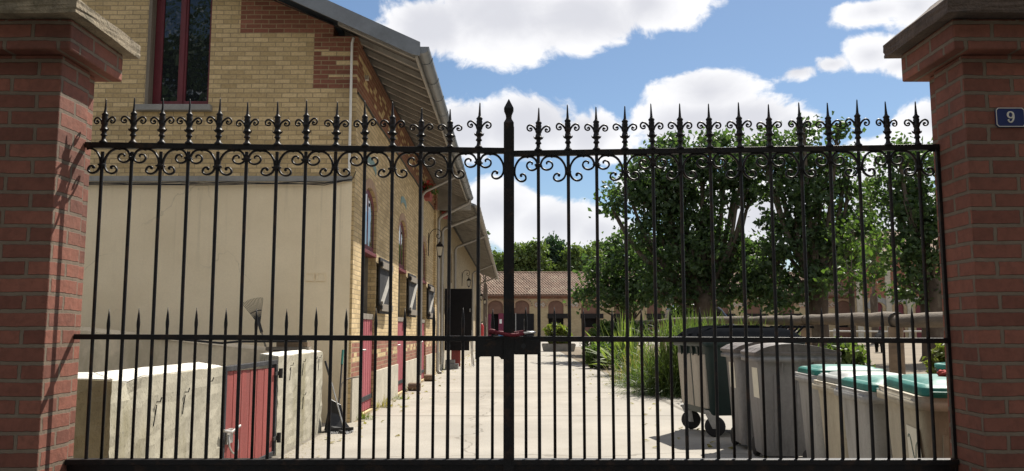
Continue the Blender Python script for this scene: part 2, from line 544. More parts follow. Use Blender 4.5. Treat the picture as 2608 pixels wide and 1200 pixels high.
def house_zones(t, x, y, z, rand):
    gable = t.m('LESS_THAN', y, 11.96)
    side = t.m('SUBTRACT', 1.0, gable)
    # side wall: frieze under the eaves, courses above the plinth
    fr = t.m('MULTIPLY', side, t.m('GREATER_THAN', z, 4.78))
    odd = t.m('GREATER_THAN', rand, .70)
    inner = t.m('MULTIPLY', t.m('GREATER_THAN', z, 4.98), t.m('LESS_THAN', z, 5.40))
    fr = t.m('MULTIPLY', fr, t.m('SUBTRACT', 1.0, t.m('MULTIPLY', odd, inner)))
    b1 = t.m('MULTIPLY', t.m('GREATER_THAN', z, .63), t.m('LESS_THAN', z, .84))
    b2 = t.m('MULTIPLY', t.m('GREATER_THAN', z, .98), t.m('LESS_THAN', z, 1.12))
    mixed = t.m('MULTIPLY', t.m('MULTIPLY', t.m('GREATER_THAN', z, .84), t.m('LESS_THAN', z, .98)), t.m('GREATER_THAN', rand, .66))
    bands = t.m('MULTIPLY', side, t.m('MAXIMUM', t.m('MAXIMUM', b1, b2), mixed))
    # gable: red brick along the verge and a red quoin with some cream bricks left in
    top = t.m('MULTIPLY', t.m('GREATER_THAN', z, 5.67), t.m('GREATER_THAN', x, -4.02))
    q = t.m('MULTIPLY', t.m('MULTIPLY', t.m('GREATER_THAN', z, 4.83), t.m('LESS_THAN', z, 5.68)), t.m('GREATER_THAN', x, -2.92))
    qo = t.m('MULTIPLY', t.m('GREATER_THAN', rand, .62), t.m('LESS_THAN', z, 5.42))
    qo = t.m('MULTIPLY', qo, t.m('GREATER_THAN', z, 5.0))
    q = t.m('MULTIPLY', q, t.m('SUBTRACT', 1.0, qo))
    gz = t.m('MULTIPLY', gable, t.m('MAXIMUM', top, q))
    f = t.m('MAXIMUM', t.m('MAXIMUM', fr, bands), gz, clamp=True)
    return [(f, RED1, RED2)]


M['housebrick'] = brick('cream and red house brick', CREAM1, CREAM2, MORT, w=.225, h=.07, mw=.007, dirt=.3, zones=house_zones, bump=.45)


def far_zones(t, x, y, z, rand):
    return [(t.m('GREATER_THAN', z, 4.55), RED1, RED2)]


M['rowbrick'] = brick('stable row cream brick', (.36, .29, .18), (.46, .37, .24), MORT, w=.225, h=.07, mw=.006, dirt=.35, bump=.3)
M['farbrick'] = brick('far stable cream brick', (.40, .31, .18), (.48, .38, .23), MORT, w=.23, h=.075, mw=.005, dirt=.3, zones=far_zones, bump=.2)

# ground materials
m, t, p, pos, o = new_mat('pale concrete slabs')
n1 = t.noise(pos, .5, 6, .6)
n2 = t.noise(pos, 14, 5, .65)
c = t.mix(t.step(n1, .3, .7), (.25, .23, .198), (.335, .308, .265))
c = t.mix(t.m('MULTIPLY', t.step(n2, .4, .7), .35), c, (.28, .25, .20))
c = t.mix(t.m('MULTIPLY', t.step(t.noise(pos, 90, 2), .6, .72), .4), c, (.20, .175, .14))
wv = t.new('ShaderNodeVectorMath', {0: pos, 1: t.new('ShaderNodeTexNoise', {'Vector': pos, 'Scale': 1.3, 'Detail': 3.0}).outputs['Color']}, operation='ADD')
bs = t.new('ShaderNodeTexBrick', {'Vector': t.new('ShaderNodeMapping', {'Vector': wv.outputs[0], 'Scale': (1, 1, 1)}).outputs[0], 'Scale': 1.0,
           'Mortar Size': .022, 'Mortar Smooth': .4, 'Brick Width': 7.3, 'Row Height': 9.4})
wv2 = t.new('ShaderNodeVectorMath', {0: t.new('ShaderNodeVectorMath', {0: pos, 1: (2.4, -12.9, 0)}, operation='ADD').outputs[0], 1: t.new('ShaderNodeVectorMath', {0: t.new('ShaderNodeTexNoise', {'Vector': pos, 'Scale': 4.0, 'Detail': 4.0}).outputs['Color'], 3: .05}, operation='SCALE').outputs[0]}, operation='ADD')
js = t.new('ShaderNodeTexBrick', {'Vector': wv2.outputs[0], 'Scale': 1.0, 'Mortar Size': .055, 'Mortar Smooth': .5, 'Brick Width': 5.2, 'Row Height': 4.7}, offset=0.0)
lines = t.m('MAXIMUM', t.m('MULTIPLY', bs.outputs['Fac'], .7), js.outputs['Fac'])
stn = t.m('MULTIPLY', t.step(t.noise(pos, .9, 7, .7), .52, .70), .5)
c = t.mix(stn, c, (.215, .185, .145))
sx_ = t.new('ShaderNodeSeparateXYZ', {0: pos})
trk = t.m('ABSOLUTE', t.m('SUBTRACT', t.m('ABSOLUTE', t.m('SUBTRACT', t.m('ADD', sx_.outputs[0], t.m('MULTIPLY', t.noise(pos, .25, 2), .5)), .45)), .75))
c = t.mix(t.m('MULTIPLY', t.m('MULTIPLY', t.step(trk, .22, .05), t.step(t.noise(pos, 1.6, 5), .35, .65)), .30), c, (.19, .165, .13))
edge = t.m('MULTIPLY', t.step(t.m('ADD', sx_.outputs[0], t.m('MULTIPLY', t.noise(pos, 3.0, 5), .7)), -1.45, -2.1), .5)
c = t.mix(edge, c, (.21, .18, .135))
c = t.mix(t.m('MULTIPLY', lines, .8), c, (.10, .085, .065))
t.set(p, 'Base Color', c)
t.set(p, 'Roughness', .9)
b = t.new('ShaderNodeBump', {'Height': t.noise(pos, 45, 5), 'Strength': .25, 'Distance': .01})
t.l.new(b.outputs[0], p.inputs['Normal'])
M['path'] = m
M['sand'] = plain('trodden sandy earth', (.20, .16, .11), .95, .3, .6, .9, 9, col2=(.15, .12, .085), speck=.5)
M['dirt'] = plain('dusty ground', (.22, .18, .12), .95, .35, .4, .6, 9, col2=(.12, .13, .05))
M['asphalt'] = plain('street asphalt', (.06, .06, .06), .9, .25, 2, .5, 60)
M['bed'] = plain('planting bed soil', (.15, .115, .075), .95, .4, 2, .9, 20)

# ------------------------------------------------------------------ ground
def sheet(name, poly, z, mat):
    mb = MB()
    tri = tessellate_polygon([[Vector((x, y, 0)) for x, y in poly]])
    mb.add([(x, y, z) for x, y in poly], [tuple(q) for q in tri])
    o = mb.build(name, mat, fix=False)
    me = o.data
    if me.polygons[0].normal.z < 0:
        me.flip_normals()
    return tag(o, kind='structure')


sheet('ground', [(-1500, -1500), (1500, -1500), (1500, 1500), (-1500, 1500)], 0, M['dirt'])
sheet('street', [(-40, -9), (40, -9), (40, 3.4), (-40, 3.4)], .004, M['asphalt'])
sheet('paddock_ground', [(4.6, 7), (60, 7), (60, 84), (3.9, 84)], .004, M['sand'])
sheet('planting_bed', [(2.88, 13), (4.7, 13), (4.2, 60), (2.7, 60)], .008, M['bed'])
sheet('path', [(-7, 3.4), (4.7, 3.4), (4.9, 12), (3.4, 14.5), (2.95, 18), (2.9, 24), (2.6, 30), (2.9, 60), (14, 72), (40, 80), (40, 89.8), (-3, 89.8), (-2.2, 62), (-2.2, 12), (-7, 12)], .012, M['path'])

# ------------------------------------------------------------------ gate pillars
def pillar(side):
    s = side
    root = thing('gate_pillar', (s * 2.27, 3.75, 0),
                 'red brick gate pillar with sunlit inner face and mossy stone cap' if s < 0 else
                 'red brick gate pillar in shade carrying the blue number plate', 'pillar', 'brick pillars of the entrance')

    def bx(mb, xa, xb, y0, y1, z0, z1):
        mb.box(min(s * xa, s * xb), max(s * xa, s * xb), y0, y1, z0, z1)
    a = MB()
    bx(a, 1.99, 2.56, 3.58, 3.83, 0, 2.525)
    bx(a, 2.012, 2.54, 3.826, 3.92, 0, 2.524)
    a.build('shaft', M['pillar'], root, bevel=.006)
    b = MB()
    bx(b, 1.92, 2.63, 3.51, 4.0, 2.527, 2.664)
    b.build('corbel', M['pillar'], root, bevel=.008)
    # coping: slab with hipped top
    c = MB()
    bx(c, 1.865, 2.685, 3.44, 4.06, 2.666, 2.735)
    x0, x1 = s * 1.865, s * 2.685
    bot = [(x0, 3.44, 2.735), (x1, 3.44, 2.735), (x1, 4.06, 2.735), (x0, 4.06, 2.735)]
    xa, xb = s * 2.13, s * 2.42
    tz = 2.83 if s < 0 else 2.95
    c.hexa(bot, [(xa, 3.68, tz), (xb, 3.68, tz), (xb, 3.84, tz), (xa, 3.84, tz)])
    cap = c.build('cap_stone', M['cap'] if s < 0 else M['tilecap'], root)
    bm = bmesh.new()
    bm.from_mesh(cap.data)
    bmesh.ops.remove_doubles(bm, verts=bm.verts, dist=1e-4)
    bmesh.ops.subdivide_edges(bm, edges=bm.edges, cuts=5, use_grid_fill=True)
    rr = random.Random(3 + s)
    for v in bm.verts:
        v.co += Vector((rr.uniform(-1, 1), rr.uniform(-1, 1), rr.uniform(-1, 1))) * .0035
    bm.to_mesh(cap.data)
    bm.free()
    return root


PL = pillar(-1)
PR = pillar(1)

# moss and dry grass on the left coping
mo = MB()
for i in range(260):
    x = rnd.uniform(-2.6, -1.93)
    y = rnd.uniform(3.45, 3.8)
    h = rnd.uniform(.012, .05)
    z0 = 2.735 + max(0, min(.09, (y - 3.44) * .36))
    z0 = min(z0, 2.735 + max(0, (-1.87 - x)) * .36)
    a = rnd.uniform(0, 6.28)
    dx, dy = math.cos(a) * .004, math.sin(a) * .004
    lx, ly = rnd.uniform(-.03, .03), rnd.uniform(-.05, .02)
    mo.add([(x - dx, y - dy, z0), (x + dx, y + dy, z0), (x + lx, y + ly, z0 + h)], [(0, 1, 2)])
g = mo.build('dry_moss', M['straw'], fix=False)
tag(g, 'dry yellow moss and grass growing on the left pillar cap', 'moss', kind='stuff')

# number plate
pl = thing('house_number_plate', (2.182, 3.578, 2.241), 'small blue enamel house number plate reading 9 on the right pillar', 'sign')


def octa(w, h, c):
    return [(-w + c, -h), (w - c, -h), (w, -h + c), (w, h - c), (w - c, h), (-w + c, h), (-w, h - c), (-w, -h + c)]


MB().prism(octa(.064, .044, .010), [], 'y', -.006, 0).build('plate', M['enamel'], pl, local=True)
MB().prism(octa(.0625, .0425, .0095), [octa(.0595, .0395, .0085)], 'y', -.0075, -.0062).build('border', M['number'], pl, local=True)
nm = MB()
ring = [(.0125 * math.cos(a), .0105 + .0135 * math.sin(a)) for a in [i * math.pi / 8 for i in range(17)]]
nm.tube([(x, -.0075, z) for x, z in ring], [.0025 + .0022 * abs(math.cos(i * math.pi / 8)) for i in range(17)], 8, flat=.35)
tail = catmull([(.0125, -.0075, .012), (.0128, -.0075, .0), (.0095, -.0075, -.0135), (.002, -.0075, -.0215), (-.0065, -.0075, -.0205), (-.0105, -.0075, -.0145)], 4)
nm.tube(tail, [.0045 - .0024 * abs(i / len(tail) - .15) for i in range(len(tail))], 8, flat=.35)
nm.lathe([(.0005, -.004), (.0042, -.002), (.0042, .002), (.0005, .004)], (-.0105, -.0078, -.0135), 10)
nm.build('numeral', M['number'], pl, local=True)

# ------------------------------------------------------------------ the gate
GY = 3.82
IRON = M['iron']
SB = .7425      # top of the solid lower panel
XL = [-1.905, -1.769, -1.633, -1.505, -1.371, -1.235, -1.094, -.960, -.824, -.686, -.554, -.422, -.289, -.157]
XR = [.126, .260, .390, .522, .656, .786, .926, 1.066, 1.202, 1.343, 1.479, 1.619, 1.754, 1.892]


def rail_top(x):
    return 2.185 - (x + 1.98) * .0142 if x < 0 else 2.144 + (x - .01) * .0158


# one finial: turned spear with a collar of leaves and two curled horns
K = .000427
fin_mb = MB()
fin_mb.lathe([(.019, -.004), (.019, .004), (.012, .010), (.009, .020), (.009, .030), (.015, .034), (.0145, .038), (.0095, .046), (.0115, .055),
              (.014, .059), (.020, .064), (.0155, .067), (.0135, .076), (.0115, .084), (.0155, .092), (.016, .096), (.0125, .101),
              (.013, .112), (.0145, .124), (.012, .130), (.0145, .135), (.0155, .139), (.0095, .145), (.0065, .152), (.0045, .180), (.0028, .210), (.0008, .216)], n=10)
for s in (-1, 1):
    horn = catmull([(s * dx * K * 1.0, 0, h * K) for dx, h in ((18, 205), (32, 240), (55, 270), (85, 290), (112, 285), (127, 262), (122, 236), (100, 222), (78, 230), (76, 252), (92, 262))], 4)
    fin_mb.tube(horn, [.0052 - .002 * i / len(horn) for i in range(len(horn))], 7)
    fin_mb.lathe([(.001, -.005), (.006, -.002), (.006, .002), (.001, .005)], (s * 92 * K, 0, 250 * K), 8)
    # pointed leaf tips of the collar
    fin_mb.tube([(s * .010, 0, .058), (s * .019, 0, .062), (s * .0235, 0, .070)], [.006, .004, .001], 6)
    fin_mb.tube([(s * .008, 0, .098), (s * .014, 0, .101), (s * .018, 0, .107)], [.005, .0035, .001], 6)

# one scroll between a low bar (x = 0) and a high bar (x = 1), rail underside at z = 0
SC = [(110, 212), (95, 222), (92, 205), (115, 196), (140, 205), (155, 232), (150, 258), (120, 276), (85, 274), (48, 250), (27, 210), (22, 170), (27, 125), (45, 80), (80, 35), (125, 10),
      (175, 5), (222, 6), (262, 28), (286, 64), (293, 102), (275, 138), (232, 155), (188, 142), (166, 108), (178, 74), (208, 62), (232, 74), (226, 92)]


def scroll(xa, xb, zt, root):
    """xa: low bar, xb: high bar"""
    d = xb - xa
    mb = MB()
    pts = SC if min(abs(hi_x) for hi_x in (xa, xb)) < 1.9 and abs(xb) < 1.96 else SC[:17]
    path = catmull([(x / 313 * d, 0, -z / 313 * .134) for x, z in pts], 3)
    n = len(path)
    mb.tube(path, [.0042 + .0012 * math.sin(math.pi * i / n) for i in range(n)], 6, flat=1.7)
    mb.tube([(.56 * d, 0, .006), (.56 * d, 0, -.009)], .005, 6)
    o = mb.build('scroll', IRON, root, local=True)
    o.location = (xa, 0, zt)
    return o


collar_mb = MB().lathe([(.010, -.009), (.0155, -.006), (.0125, 0), (.0155, .006), (.010, .009)], n=10)
for s in (-1, 1):
    collar_mb.lathe([(.001, -.005), (.0055, -.002), (.0055, .002), (.001, .005)], (s * .017, 0, 0), 8)


def leaf(side):
    xs = XL if side < 0 else XR
    root = thing('gate_leaf', (0, GY, 0),
                 'left leaf of the black iron gate, carrying the centre post and wider lock plate' if side < 0 else
                 'right leaf of the black iron gate, with the smaller lock box', 'gate', 'leaves of the iron gate')
    xo, xi = (-1.988, -.037) if side < 0 else (1.988, .0)
    # rails
    za, zb = rail_top(xo), rail_top(xi)
    MB().bar((xo, 0, za - .013), (xi, 0, zb - .013), .026, .026).build('top_rail', IRON, root, local=True, bevel=.002)
    mz = 1.297 if side < 0 else 1.279
    MB().bar((xo, 0, mz - .012), (xi, 0, 1.288 - .012), .022, .024).build('middle_rail', IRON, root, local=True, bevel=.002)
    MB().bar((xo, 0, SB - .012), (xi, 0, SB - .012), .05, .024).build('bottom_rail', IRON, root, local=True, bevel=.002)
    pn = MB()
    pn.box(min(xo, xi), max(xo, xi), -.004, .004, .08, SB - .024)
    pn.box(min(xo, xi), max(xo, xi), -.016, .016, .06, .10)
    pn.build('lower_panel', IRON, root, local=True)
    # bars with finials
    first = None
    for i, x in enumerate(xs):
        zt = rail_top(x)
        if first is None:
            b = MB().tube([(0, 0, SB), (0, 0, 1.3), (0, 0, 2.14)], .0080, 10).build('bar', IRON, root, local=True)
            f = fin_mb.build('finial', IRON, b, local=True)
            c_ = collar_mb.build('collar', IRON, b, local=True)
            first = (b, f, c_)
        else:
            b = first[0].copy(); C.objects.link(b); b.parent = root
            f = first[1].copy(); C.objects.link(f); f.parent = b
            c_ = first[2].copy(); C.objects.link(c_); c_.parent = b
        b.location = (x + rnd.uniform(-.002, .002), 0, 0)
        b.rotation_euler = (0, R(rnd.uniform(-.12, .12)), R(rnd.uniform(0, 90)))
        f.location = (0, 0, zt)
        f.rotation_euler = (R(rnd.uniform(-1.5, 1.5)), R(rnd.uniform(-1.5, 1.5)), R(rnd.uniform(-14, 14)) - b.rotation_euler.z)
        k = .95 + rnd.random() * .08
        f.scale = (1, 1, .86 if (side < 0 and i in (11, 12)) else k)
        low = (i % 2 == 0) if side < 0 else (i % 2 == 1)
        c_.location = (0, 0, zt - .026 - (.081 if low else .044))
    # scrolls between neighbouring bars, also to the pillar and the post
    pts = ([-2.035] + XL + [-.030]) if side < 0 else ([.004] + XR + [2.025])
    for i in range(len(pts) - 1):
        a, b = pts[i], pts[i + 1]
        if side < 0:
            lowb = (i % 2 == 1)         # index 0 is the pillar side (high), bar 0 is low
        else:
            lowb = (i % 2 == 1)
        lo_, hi_ = (a, b) if (lowb if side < 0 else not lowb) else (b, a)
        scroll(lo_, hi_, rail_top((a + b) / 2) - .026, root)
    # pickets between the bars
    pk = None
    ends = ([XL[0] - .0] + XL) if side < 0 else XR
    mids = [(XL[i] + XL[i + 1]) / 2 for i in range(13)] + [-.088] if side < 0 else [.063] + [(XR[i] + XR[i + 1]) / 2 for i in range(13)]
    for x in mids:
        if pk is None:
            pk = MB().lathe([(.0068, 0), (.0068, .575), (.0082, .595), (.0082, .605), (.0052, .638), (.001, .672)], (0, 0, SB), 10).build('picket', IRON, root, local=True)
            q = pk
        else:
            q = pk.copy(); C.objects.link(q); q.parent = root
        q.location = (x, 0, rnd.uniform(-.006, .004))
    if side < 0:
        po = MB()
        po.box(-.0385, .0100, -.022, .022, .06, 2.255)
        cx = -.015
        hw = [(2.255, .0235, .022), (2.275, .0235, .022), (2.292, .0145, .014), (2.302, .0125, .012), (2.318, .015, .014), (2.338, .0225, .02), (2.345, .0222, .02), (2.392, .001, .001)]
        for (z0, w0, d0), (z1, w1, d1) in zip(hw, hw[1:]):
            po.hexa([(cx - w0, -d0, z0), (cx + w0, -d0, z0), (cx + w0, d0, z0), (cx - w0, d0, z0)], [(cx - w1, -d1, z1), (cx + w1, -d1, z1), (cx + w1, d1, z1), (cx - w1, d1, z1)])
        po.build('centre_post', IRON, root, local=True)
        lk = MB()
        lk.prism([(-.166, 1.184), (-.150, 1.184), (-.150, 1.190), (-.142, 1.196), (-.060, 1.196), (-.052, 1.19), (-.050, 1.184), (-.038, 1.184), (-.038, 1.275), (-.166, 1.275)], [], 'y', -.018, .012)
        lk.build('lock_plate', IRON, root, local=True, bevel=.002)
    else:
        lk = MB().box(.010, .128, -.022, .016, 1.205, 1.272)
        lo2 = lk.build('lock_box', IRON, root, local=True, bevel=.003)
        kh = MB().tube([(.052, -.0235, 1.243), (.052, -.022, 1.243)], .011, 14)
        kh.box(.0505, .0535, -.0245, -.022, 1.226, 1.24)
        kh.build('keyhole', M['black'], lo2, local=True)
        MB().box(1.975, 1.99, -.008, .012, .06, rail_top(1.98) - .002).build('hanging_stile', IRON, root, local=True, bevel=.002)
    return root


GL = leaf(-1)
GR = leaf(1)

# red sleeved shackle lock lying on the middle rail round the centre post
lk = thing('shackle_lock', (0, GY, 1.292), 'red sleeved steel lock looped round the centre post on the middle rail', 'lock')
sl = catmull([(-.098, -.018, .012), (-.092, -.040, .018), (-.065, -.045, .012), (-.03, -.042, .004), (.005, -.042, .001), (.035, -.040, .004), (.052, -.036, .008)], 5)
MB().tube(sl, [.011 if i < 9 else .0085 for i in range(len(sl))], 10).build('sleeve', M['redfab'], lk, local=True)
MB().tube(catmull([(-.098, -.018, .012), (-.090, .012, .013), (-.05, .034, .010), (0, .036, .008), (.04, .032, .012), (.056, .012, .014)], 5), .009, 10).build('sleeve', M['redfab'], lk, local=True)
MB().tube([(.050, -.036, .008), (.075, -.034, .011), (.098, -.03, .012), (.103, -.015, .012), (.098, .004, .013), (.056, .012, .014)], .0055, 10).build('shackle', M['steel'], lk, local=True)


# ------------------------------------------------------------------ the house at the left: gable end and stable side
XW, YG = -2.28, 11.93        # side wall plane, gable plane
Y2 = 25.0                    # end of the tall part
house = thing('stable_house', (XW, YG, 0), 'cream and red brick stable house on the left with plastered gable and deep eaves', 'building')
EAVE = 5.62
RX = -8.6                    # ridge
SL = .46


def arch(y0, y1, z0, zs, rise, n=8):
    pts = [(y0, z0), (y1, z0), (y1, zs)]
    for i in range(1, n):
        a = math.pi * i / n
        pts.append(((y0 + y1) / 2 + (y1 - y0) / 2 * math.cos(a), zs + rise * math.sin(a)))
    pts.append((y0, zs))
    return pts


DOORS = [(12.74, 13.94), (16.74, 17.94), (21.0, 22.2)]
holes = [arch(a, b, .03, 3.28, .30) for a, b in DOORS]
MB().prism([(YG, 0), (Y2, 0), (Y2, EAVE), (YG, EAVE)], holes, 'x', XW - .36, XW).build('side_wall', M['housebrick'], house)
# gable with its window opening
WX0, WX1, WZ0, WZ1 = -5.36, -4.45, 4.575, 6.45
rz = EAVE + (XW - RX) * SL
MB().prism([(2 * RX - XW, 0), (XW - .362, 0), (XW - .362, EAVE + .362 * SL), (RX, rz), (2 * RX - XW, EAVE)], [[(WX0, WZ0), (WX1, WZ0), (WX1, WZ1), (WX0, WZ1)]], 'y', YG + .002, YG + .36).build('gable_wall', M['housebrick'], house)
cq = MB().box(XW - .3625, XW + .003, YG - .001, YG + .002, 3.0, EAVE - .05)
cq.build('quoin', M['housebrick'], house)
# closing walls so that the inside is dark
cl = MB()
cl.box(2 * RX - XW, 2 * RX - XW + .3, YG + .4, Y2, 0, EAVE)
cl.box(2 * RX - XW, XW - .4, Y2 - .3, Y2, 0, EAVE)
cl.box(XW - 3.2, XW - 3.0, YG + .4, Y2 - .4, 0, 4.2)
for a, b in DOORS:
    cl.box(XW - 3.0, XW - .37, b + .25, b + .40, 0, 4.0)
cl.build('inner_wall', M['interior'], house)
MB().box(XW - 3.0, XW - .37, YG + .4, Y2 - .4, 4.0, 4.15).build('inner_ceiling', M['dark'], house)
# plinth
pb = MB()
ys = [YG + .02] + [q for d in DOORS for q in d] + [Y2]
for a, b in zip(ys[0::2], ys[1::2]):
    pb.box(XW - .01, XW + .025, a, b, 0, .63)
pb.build('plinth', M['plinth'], house, bevel=.006)
# plaster panel of the gable with its drip strip
MB().box(-10.5, XW - .035, YG - .022, YG + .001, 0, 3.44).build('plaster_panel', M['plaster'], house)
MB().box(-10.5, XW - .035, YG - .035, YG + .001, 3.441, 3.52).build('drip_strip', M['stone'], house, bevel=.004)
cb = MB()
for k in range(3):
    pts = []
    x = -10.4
    while x < XW - .1:
        pts.append((x, YG - .05 - .012 * k, 3.425 - .018 * k + rnd.uniform(-.012, .008)))
        x += .35
    pts.append((XW - .02, YG - .05, 3.47))
    pts.append((XW + .012, YG + .02, 3.60))
    cb.tube(pts, .007, 6)
cb.build('wall_cable', M['cable'], house)
for k in range(2):
    x = -2.95 + k * .155
    b = MB().prism([(x, 2.0), (x + .125, 2.0), (x + .125, 2.12), (x, 2.12)], [[(x + .015, 2.015), (x + .11, 2.015), (x + .11, 2.105), (x + .015, 2.105)]], 'y', YG - .036, YG - .0215)
    b.box(x + .015, x + .11, YG - .028, YG - .0215, 2.015, 2.105)
    b.build('junction_box', M['plaster'], house)
MB().tube([(XW + .0 - .06, YG - .02, 5.54), (XW - .055, YG - .035, 5.58), (XW - .075, YG - .04, 5.50), (XW - .075, YG - .04, 3.53)], .019, 10).build('conduit', M['white'], house)
MB().tube([(-5.6 + .36 * i, YG - .04 - .3 * math.sin(i / 9 * 3.14), 6.95 - .152 * i + .004 * (i - 4.5) ** 2) for i in range(10)], .009, 6).build('overhead_cable', M['cable'], house)

# gable window
w = MB()
w.prism([(WX0 + .03, WZ0 + .0), (WX1, WZ0), (WX1, WZ1), (WX0 + .03, WZ1)],
        [[(WX0 + .15, WZ0 + .10), (-4.965, WZ0 + .10), (-4.965, WZ1 - .1), (WX0 + .15, WZ1 - .1)], [(-4.845, WZ0 + .10), (WX1 - .07, WZ0 + .10), (WX1 - .07, WZ1 - .1), (-4.845, WZ1 - .1)]], 'y', YG + .13, YG + .20)
w.box(-4.935, -4.875, YG + .115, YG + .1295, WZ0 + .02, WZ1 - .02)
win = w.build('window', M['darkred'], house, bevel=.008)
MB().box(WX0 + .10, WX1 - .03, YG + .155, YG + .165, WZ0 + .05, WZ1 - .05).build('pane', M['glass'], win)
MB().box(WX0 - .12, WX1 + .06, YG - .09, YG + .14, WZ0 - .095, WZ0 - .003).build('sill', M['stone'], win, bevel=.01)
MB().box(WX0 - .02, WX0 + .028, YG - .012, YG + .20, WZ0, WZ1).build('reveal', M['oldwood'], win)

# stable openings: glazed fanlight, half door below, upper leaf folded back on the wall
for i, (a, b) in enumerate(DOORS):
    fr = MB()
    ya, yb = a + .015, b - .015
    outer = arch(ya, yb, 2.56, 3.27, .29)
    mid = (ya + yb) / 2
    ins = [[(ya + .05, 2.66), (mid - .025, 2.66), (mid - .025, 3.50), (mid - .25, 3.44), (ya + .05, 3.27)], [(mid + .025, 2.66), (yb - .05, 2.66), (yb - .05, 3.27), (mid + .25, 3.44), (mid + .025, 3.50)]]
    fr.prism(outer, ins, 'x', XW - .10, XW - .043)
    f = fr.build('window', M['darkred'], house, bevel=.006)
    MB().box(XW - .12, XW + .012, ya, yb, 2.50, 2.558).build('transom', M['darkred'], f, bevel=.006)
    MB().prism(arch(ya + .03, yb - .03, 2.6, 3.25, .24), [], 'x', XW - .058, XW - .050).build('pane', M['glass'], f)
    MB().box(XW - .13, XW - .05, mid + .08, mid + .22, 3.30, 3.36).build('latch', M['cable'], f)
    # arch bricks
    o_ = arch(a, b, 3.0, 3.28, .30, 12)[2:]
    o2 = [((y - mid) * 1.22 + mid, 3.28 + (z - 3.28) * 1.5) for y, z in o_]
    MB().prism(o2 + o_[::-1], [], 'x', XW, XW + .006).build('arch', M['archbrick'], f)
    tq = MB().prism([(mid + .86 * math.cos(R(60 + k * 10)), 3.29 + .66 * math.sin(R(60 + k * 10))) for k in range(7)] + [(mid + .9 * math.cos(R(120 - k * 10)), 3.37 + .70 * math.sin(R(120 - k * 10)) + .02 * (k % 2)) for k in range(7)], [], 'x', XW + .001, XW + .009)
    if i < 2:
        tq.build('glazed_brick', M['turq'], f)
    d = MB()
    k = 0
    y = ya
    while y < yb - .02:
        d.box(XW - .075, XW - .035 - .004 * (k % 2), y, min(y + .098, yb), .05, 1.47)
        y += .101
        k += 1
    hd = d.build('half_door', M['pinkdoor'], house)
    MB().box(XW - .09, XW - .02, ya - .005, yb + .005, 1.472, 1.56).build('top_rail', M['oldwood'], hd, bevel=.005)
    MB().box(XW - .10, XW - .022, ya, yb, .20, .27).build('ledge', M['greydoor'], hd)
    MB().tube([(XW - .03, ya + .10, 1.0), (XW + .02, ya + .10, 1.0), (XW + .025, ya + .22, 1.0)], .012, 8).build('bolt', M['steel'], hd)
    # opening lining
    MB().box(XW - .34, XW - .13, yb + .0, yb + .014, .04, 2.5).build('lining', M['interior'], house)
    # upper leaf, swung right back towards the wall
    h0 = Vector((XW + .03, b + .06, 0))
    ang = R(1.2)
    ly = Vector((math.sin(ang), math.cos(ang), 0))
    ln = Vector((math.cos(ang), -math.sin(ang), 0))

    def q(s_, n_, z_):
        p_ = h0 + ly * s_ + ln * n_
        return (p_.x, p_.y, z_)

    def slab(mb, s0, s1, n0, n1, z0, z1):
        mb.hexa([q(s0, n0, z0), q(s1, n0, z0), q(s1, n1, z0), q(s0, n1, z0)], [q(s0, n0, z1), q(s1, n0, z1), q(s1, n1, z1), q(s0, n1, z1)])
    u = MB()
    slab(u, 0, 1.14, 0, .035, 1.58, 2.52)
    ul = u.build('upper_leaf', M['greydoor'], house, bevel=.004)
    for za in (2.34, 1.62):
        r_ = MB()
        slab(r_, .02, 1.12, .036, .075, za, za + .12)
        r_.build('ledge', M['oldwood'], ul, bevel=.004)
    MB().bar(q(.12, .056, 1.75), q(1.05, .056, 2.33), .08, .036, up=tuple(ln)).build('brace', M['palewood'], ul)
    for z in (2.37, 1.65):
        hg = MB()
        slab(hg, -.06, .02, .03, .09, z, z + .06)
        hg.build('hinge', M['cable'], ul)

# roof: zinc barge, boards, rafters
def roof_z(x):
    return 5.30 + (-1.40 - x) * SL


rf = MB()
RT = .16
x_e = -1.30
rf.prism([(x_e, roof_z(x_e) + .02), (x_e, roof_z(x_e) + .06), (RX, roof_z(RX) + .10), (2 * RX - x_e, roof_z(x_e) + .06), (2 * RX - x_e, roof_z(x_e) + .02), (RX, roof_z(RX) + .03)], [], 'y', 11.46, Y2 + .1)
roof = rf.build('roof', M['zinc'], house)
MB().prism([(x_e, roof_z(x_e) - .10), (x_e, roof_z(x_e) + .10), (RX, roof_z(RX) + .14), (RX, roof_z(RX) - .13), (-2.3, roof_z(-2.3) - .13), (-1.42, roof_z(-1.42) - .13)], [], 'y', 11.42, 11.458).build('bargeboard', M['zinc'], roof)
MB().prism([(x_e - .02, roof_z(x_e - .02) - .018), (x_e - .02, roof_z(x_e - .02) + .012), (XW - .3, roof_z(XW - .3) + .012), (XW - .3, roof_z(XW - .3) - .018)], [], 'y', 11.462, Y2 + .05).build('soffit', M['soffit'], roof)
ra = None
n = 0
y = 11.70
while y < Y2:
    if ra is None:
        xa, xb = -1.40, XW - .25
        ra = MB().prism([(xa, roof_z(xa) - .10), (xa, roof_z(xa) - .021), (xb, roof_z(xb) - .021), (xb, roof_z(xb) - .10)], [], 'y', y, y + .075).build('rafter', M['rafter'], roof)
        r0 = y
        q = ra
    else:
        q = ra.copy(); C.objects.link(q); q.parent = roof
    q.location.y = y - r0
    y += .50
MB().box(-1.375, -1.352, 11.464, Y2 + .05, roof_z(-1.375) - .15, roof_z(-1.375) - .021).build('fascia', M['rafter'], roof)


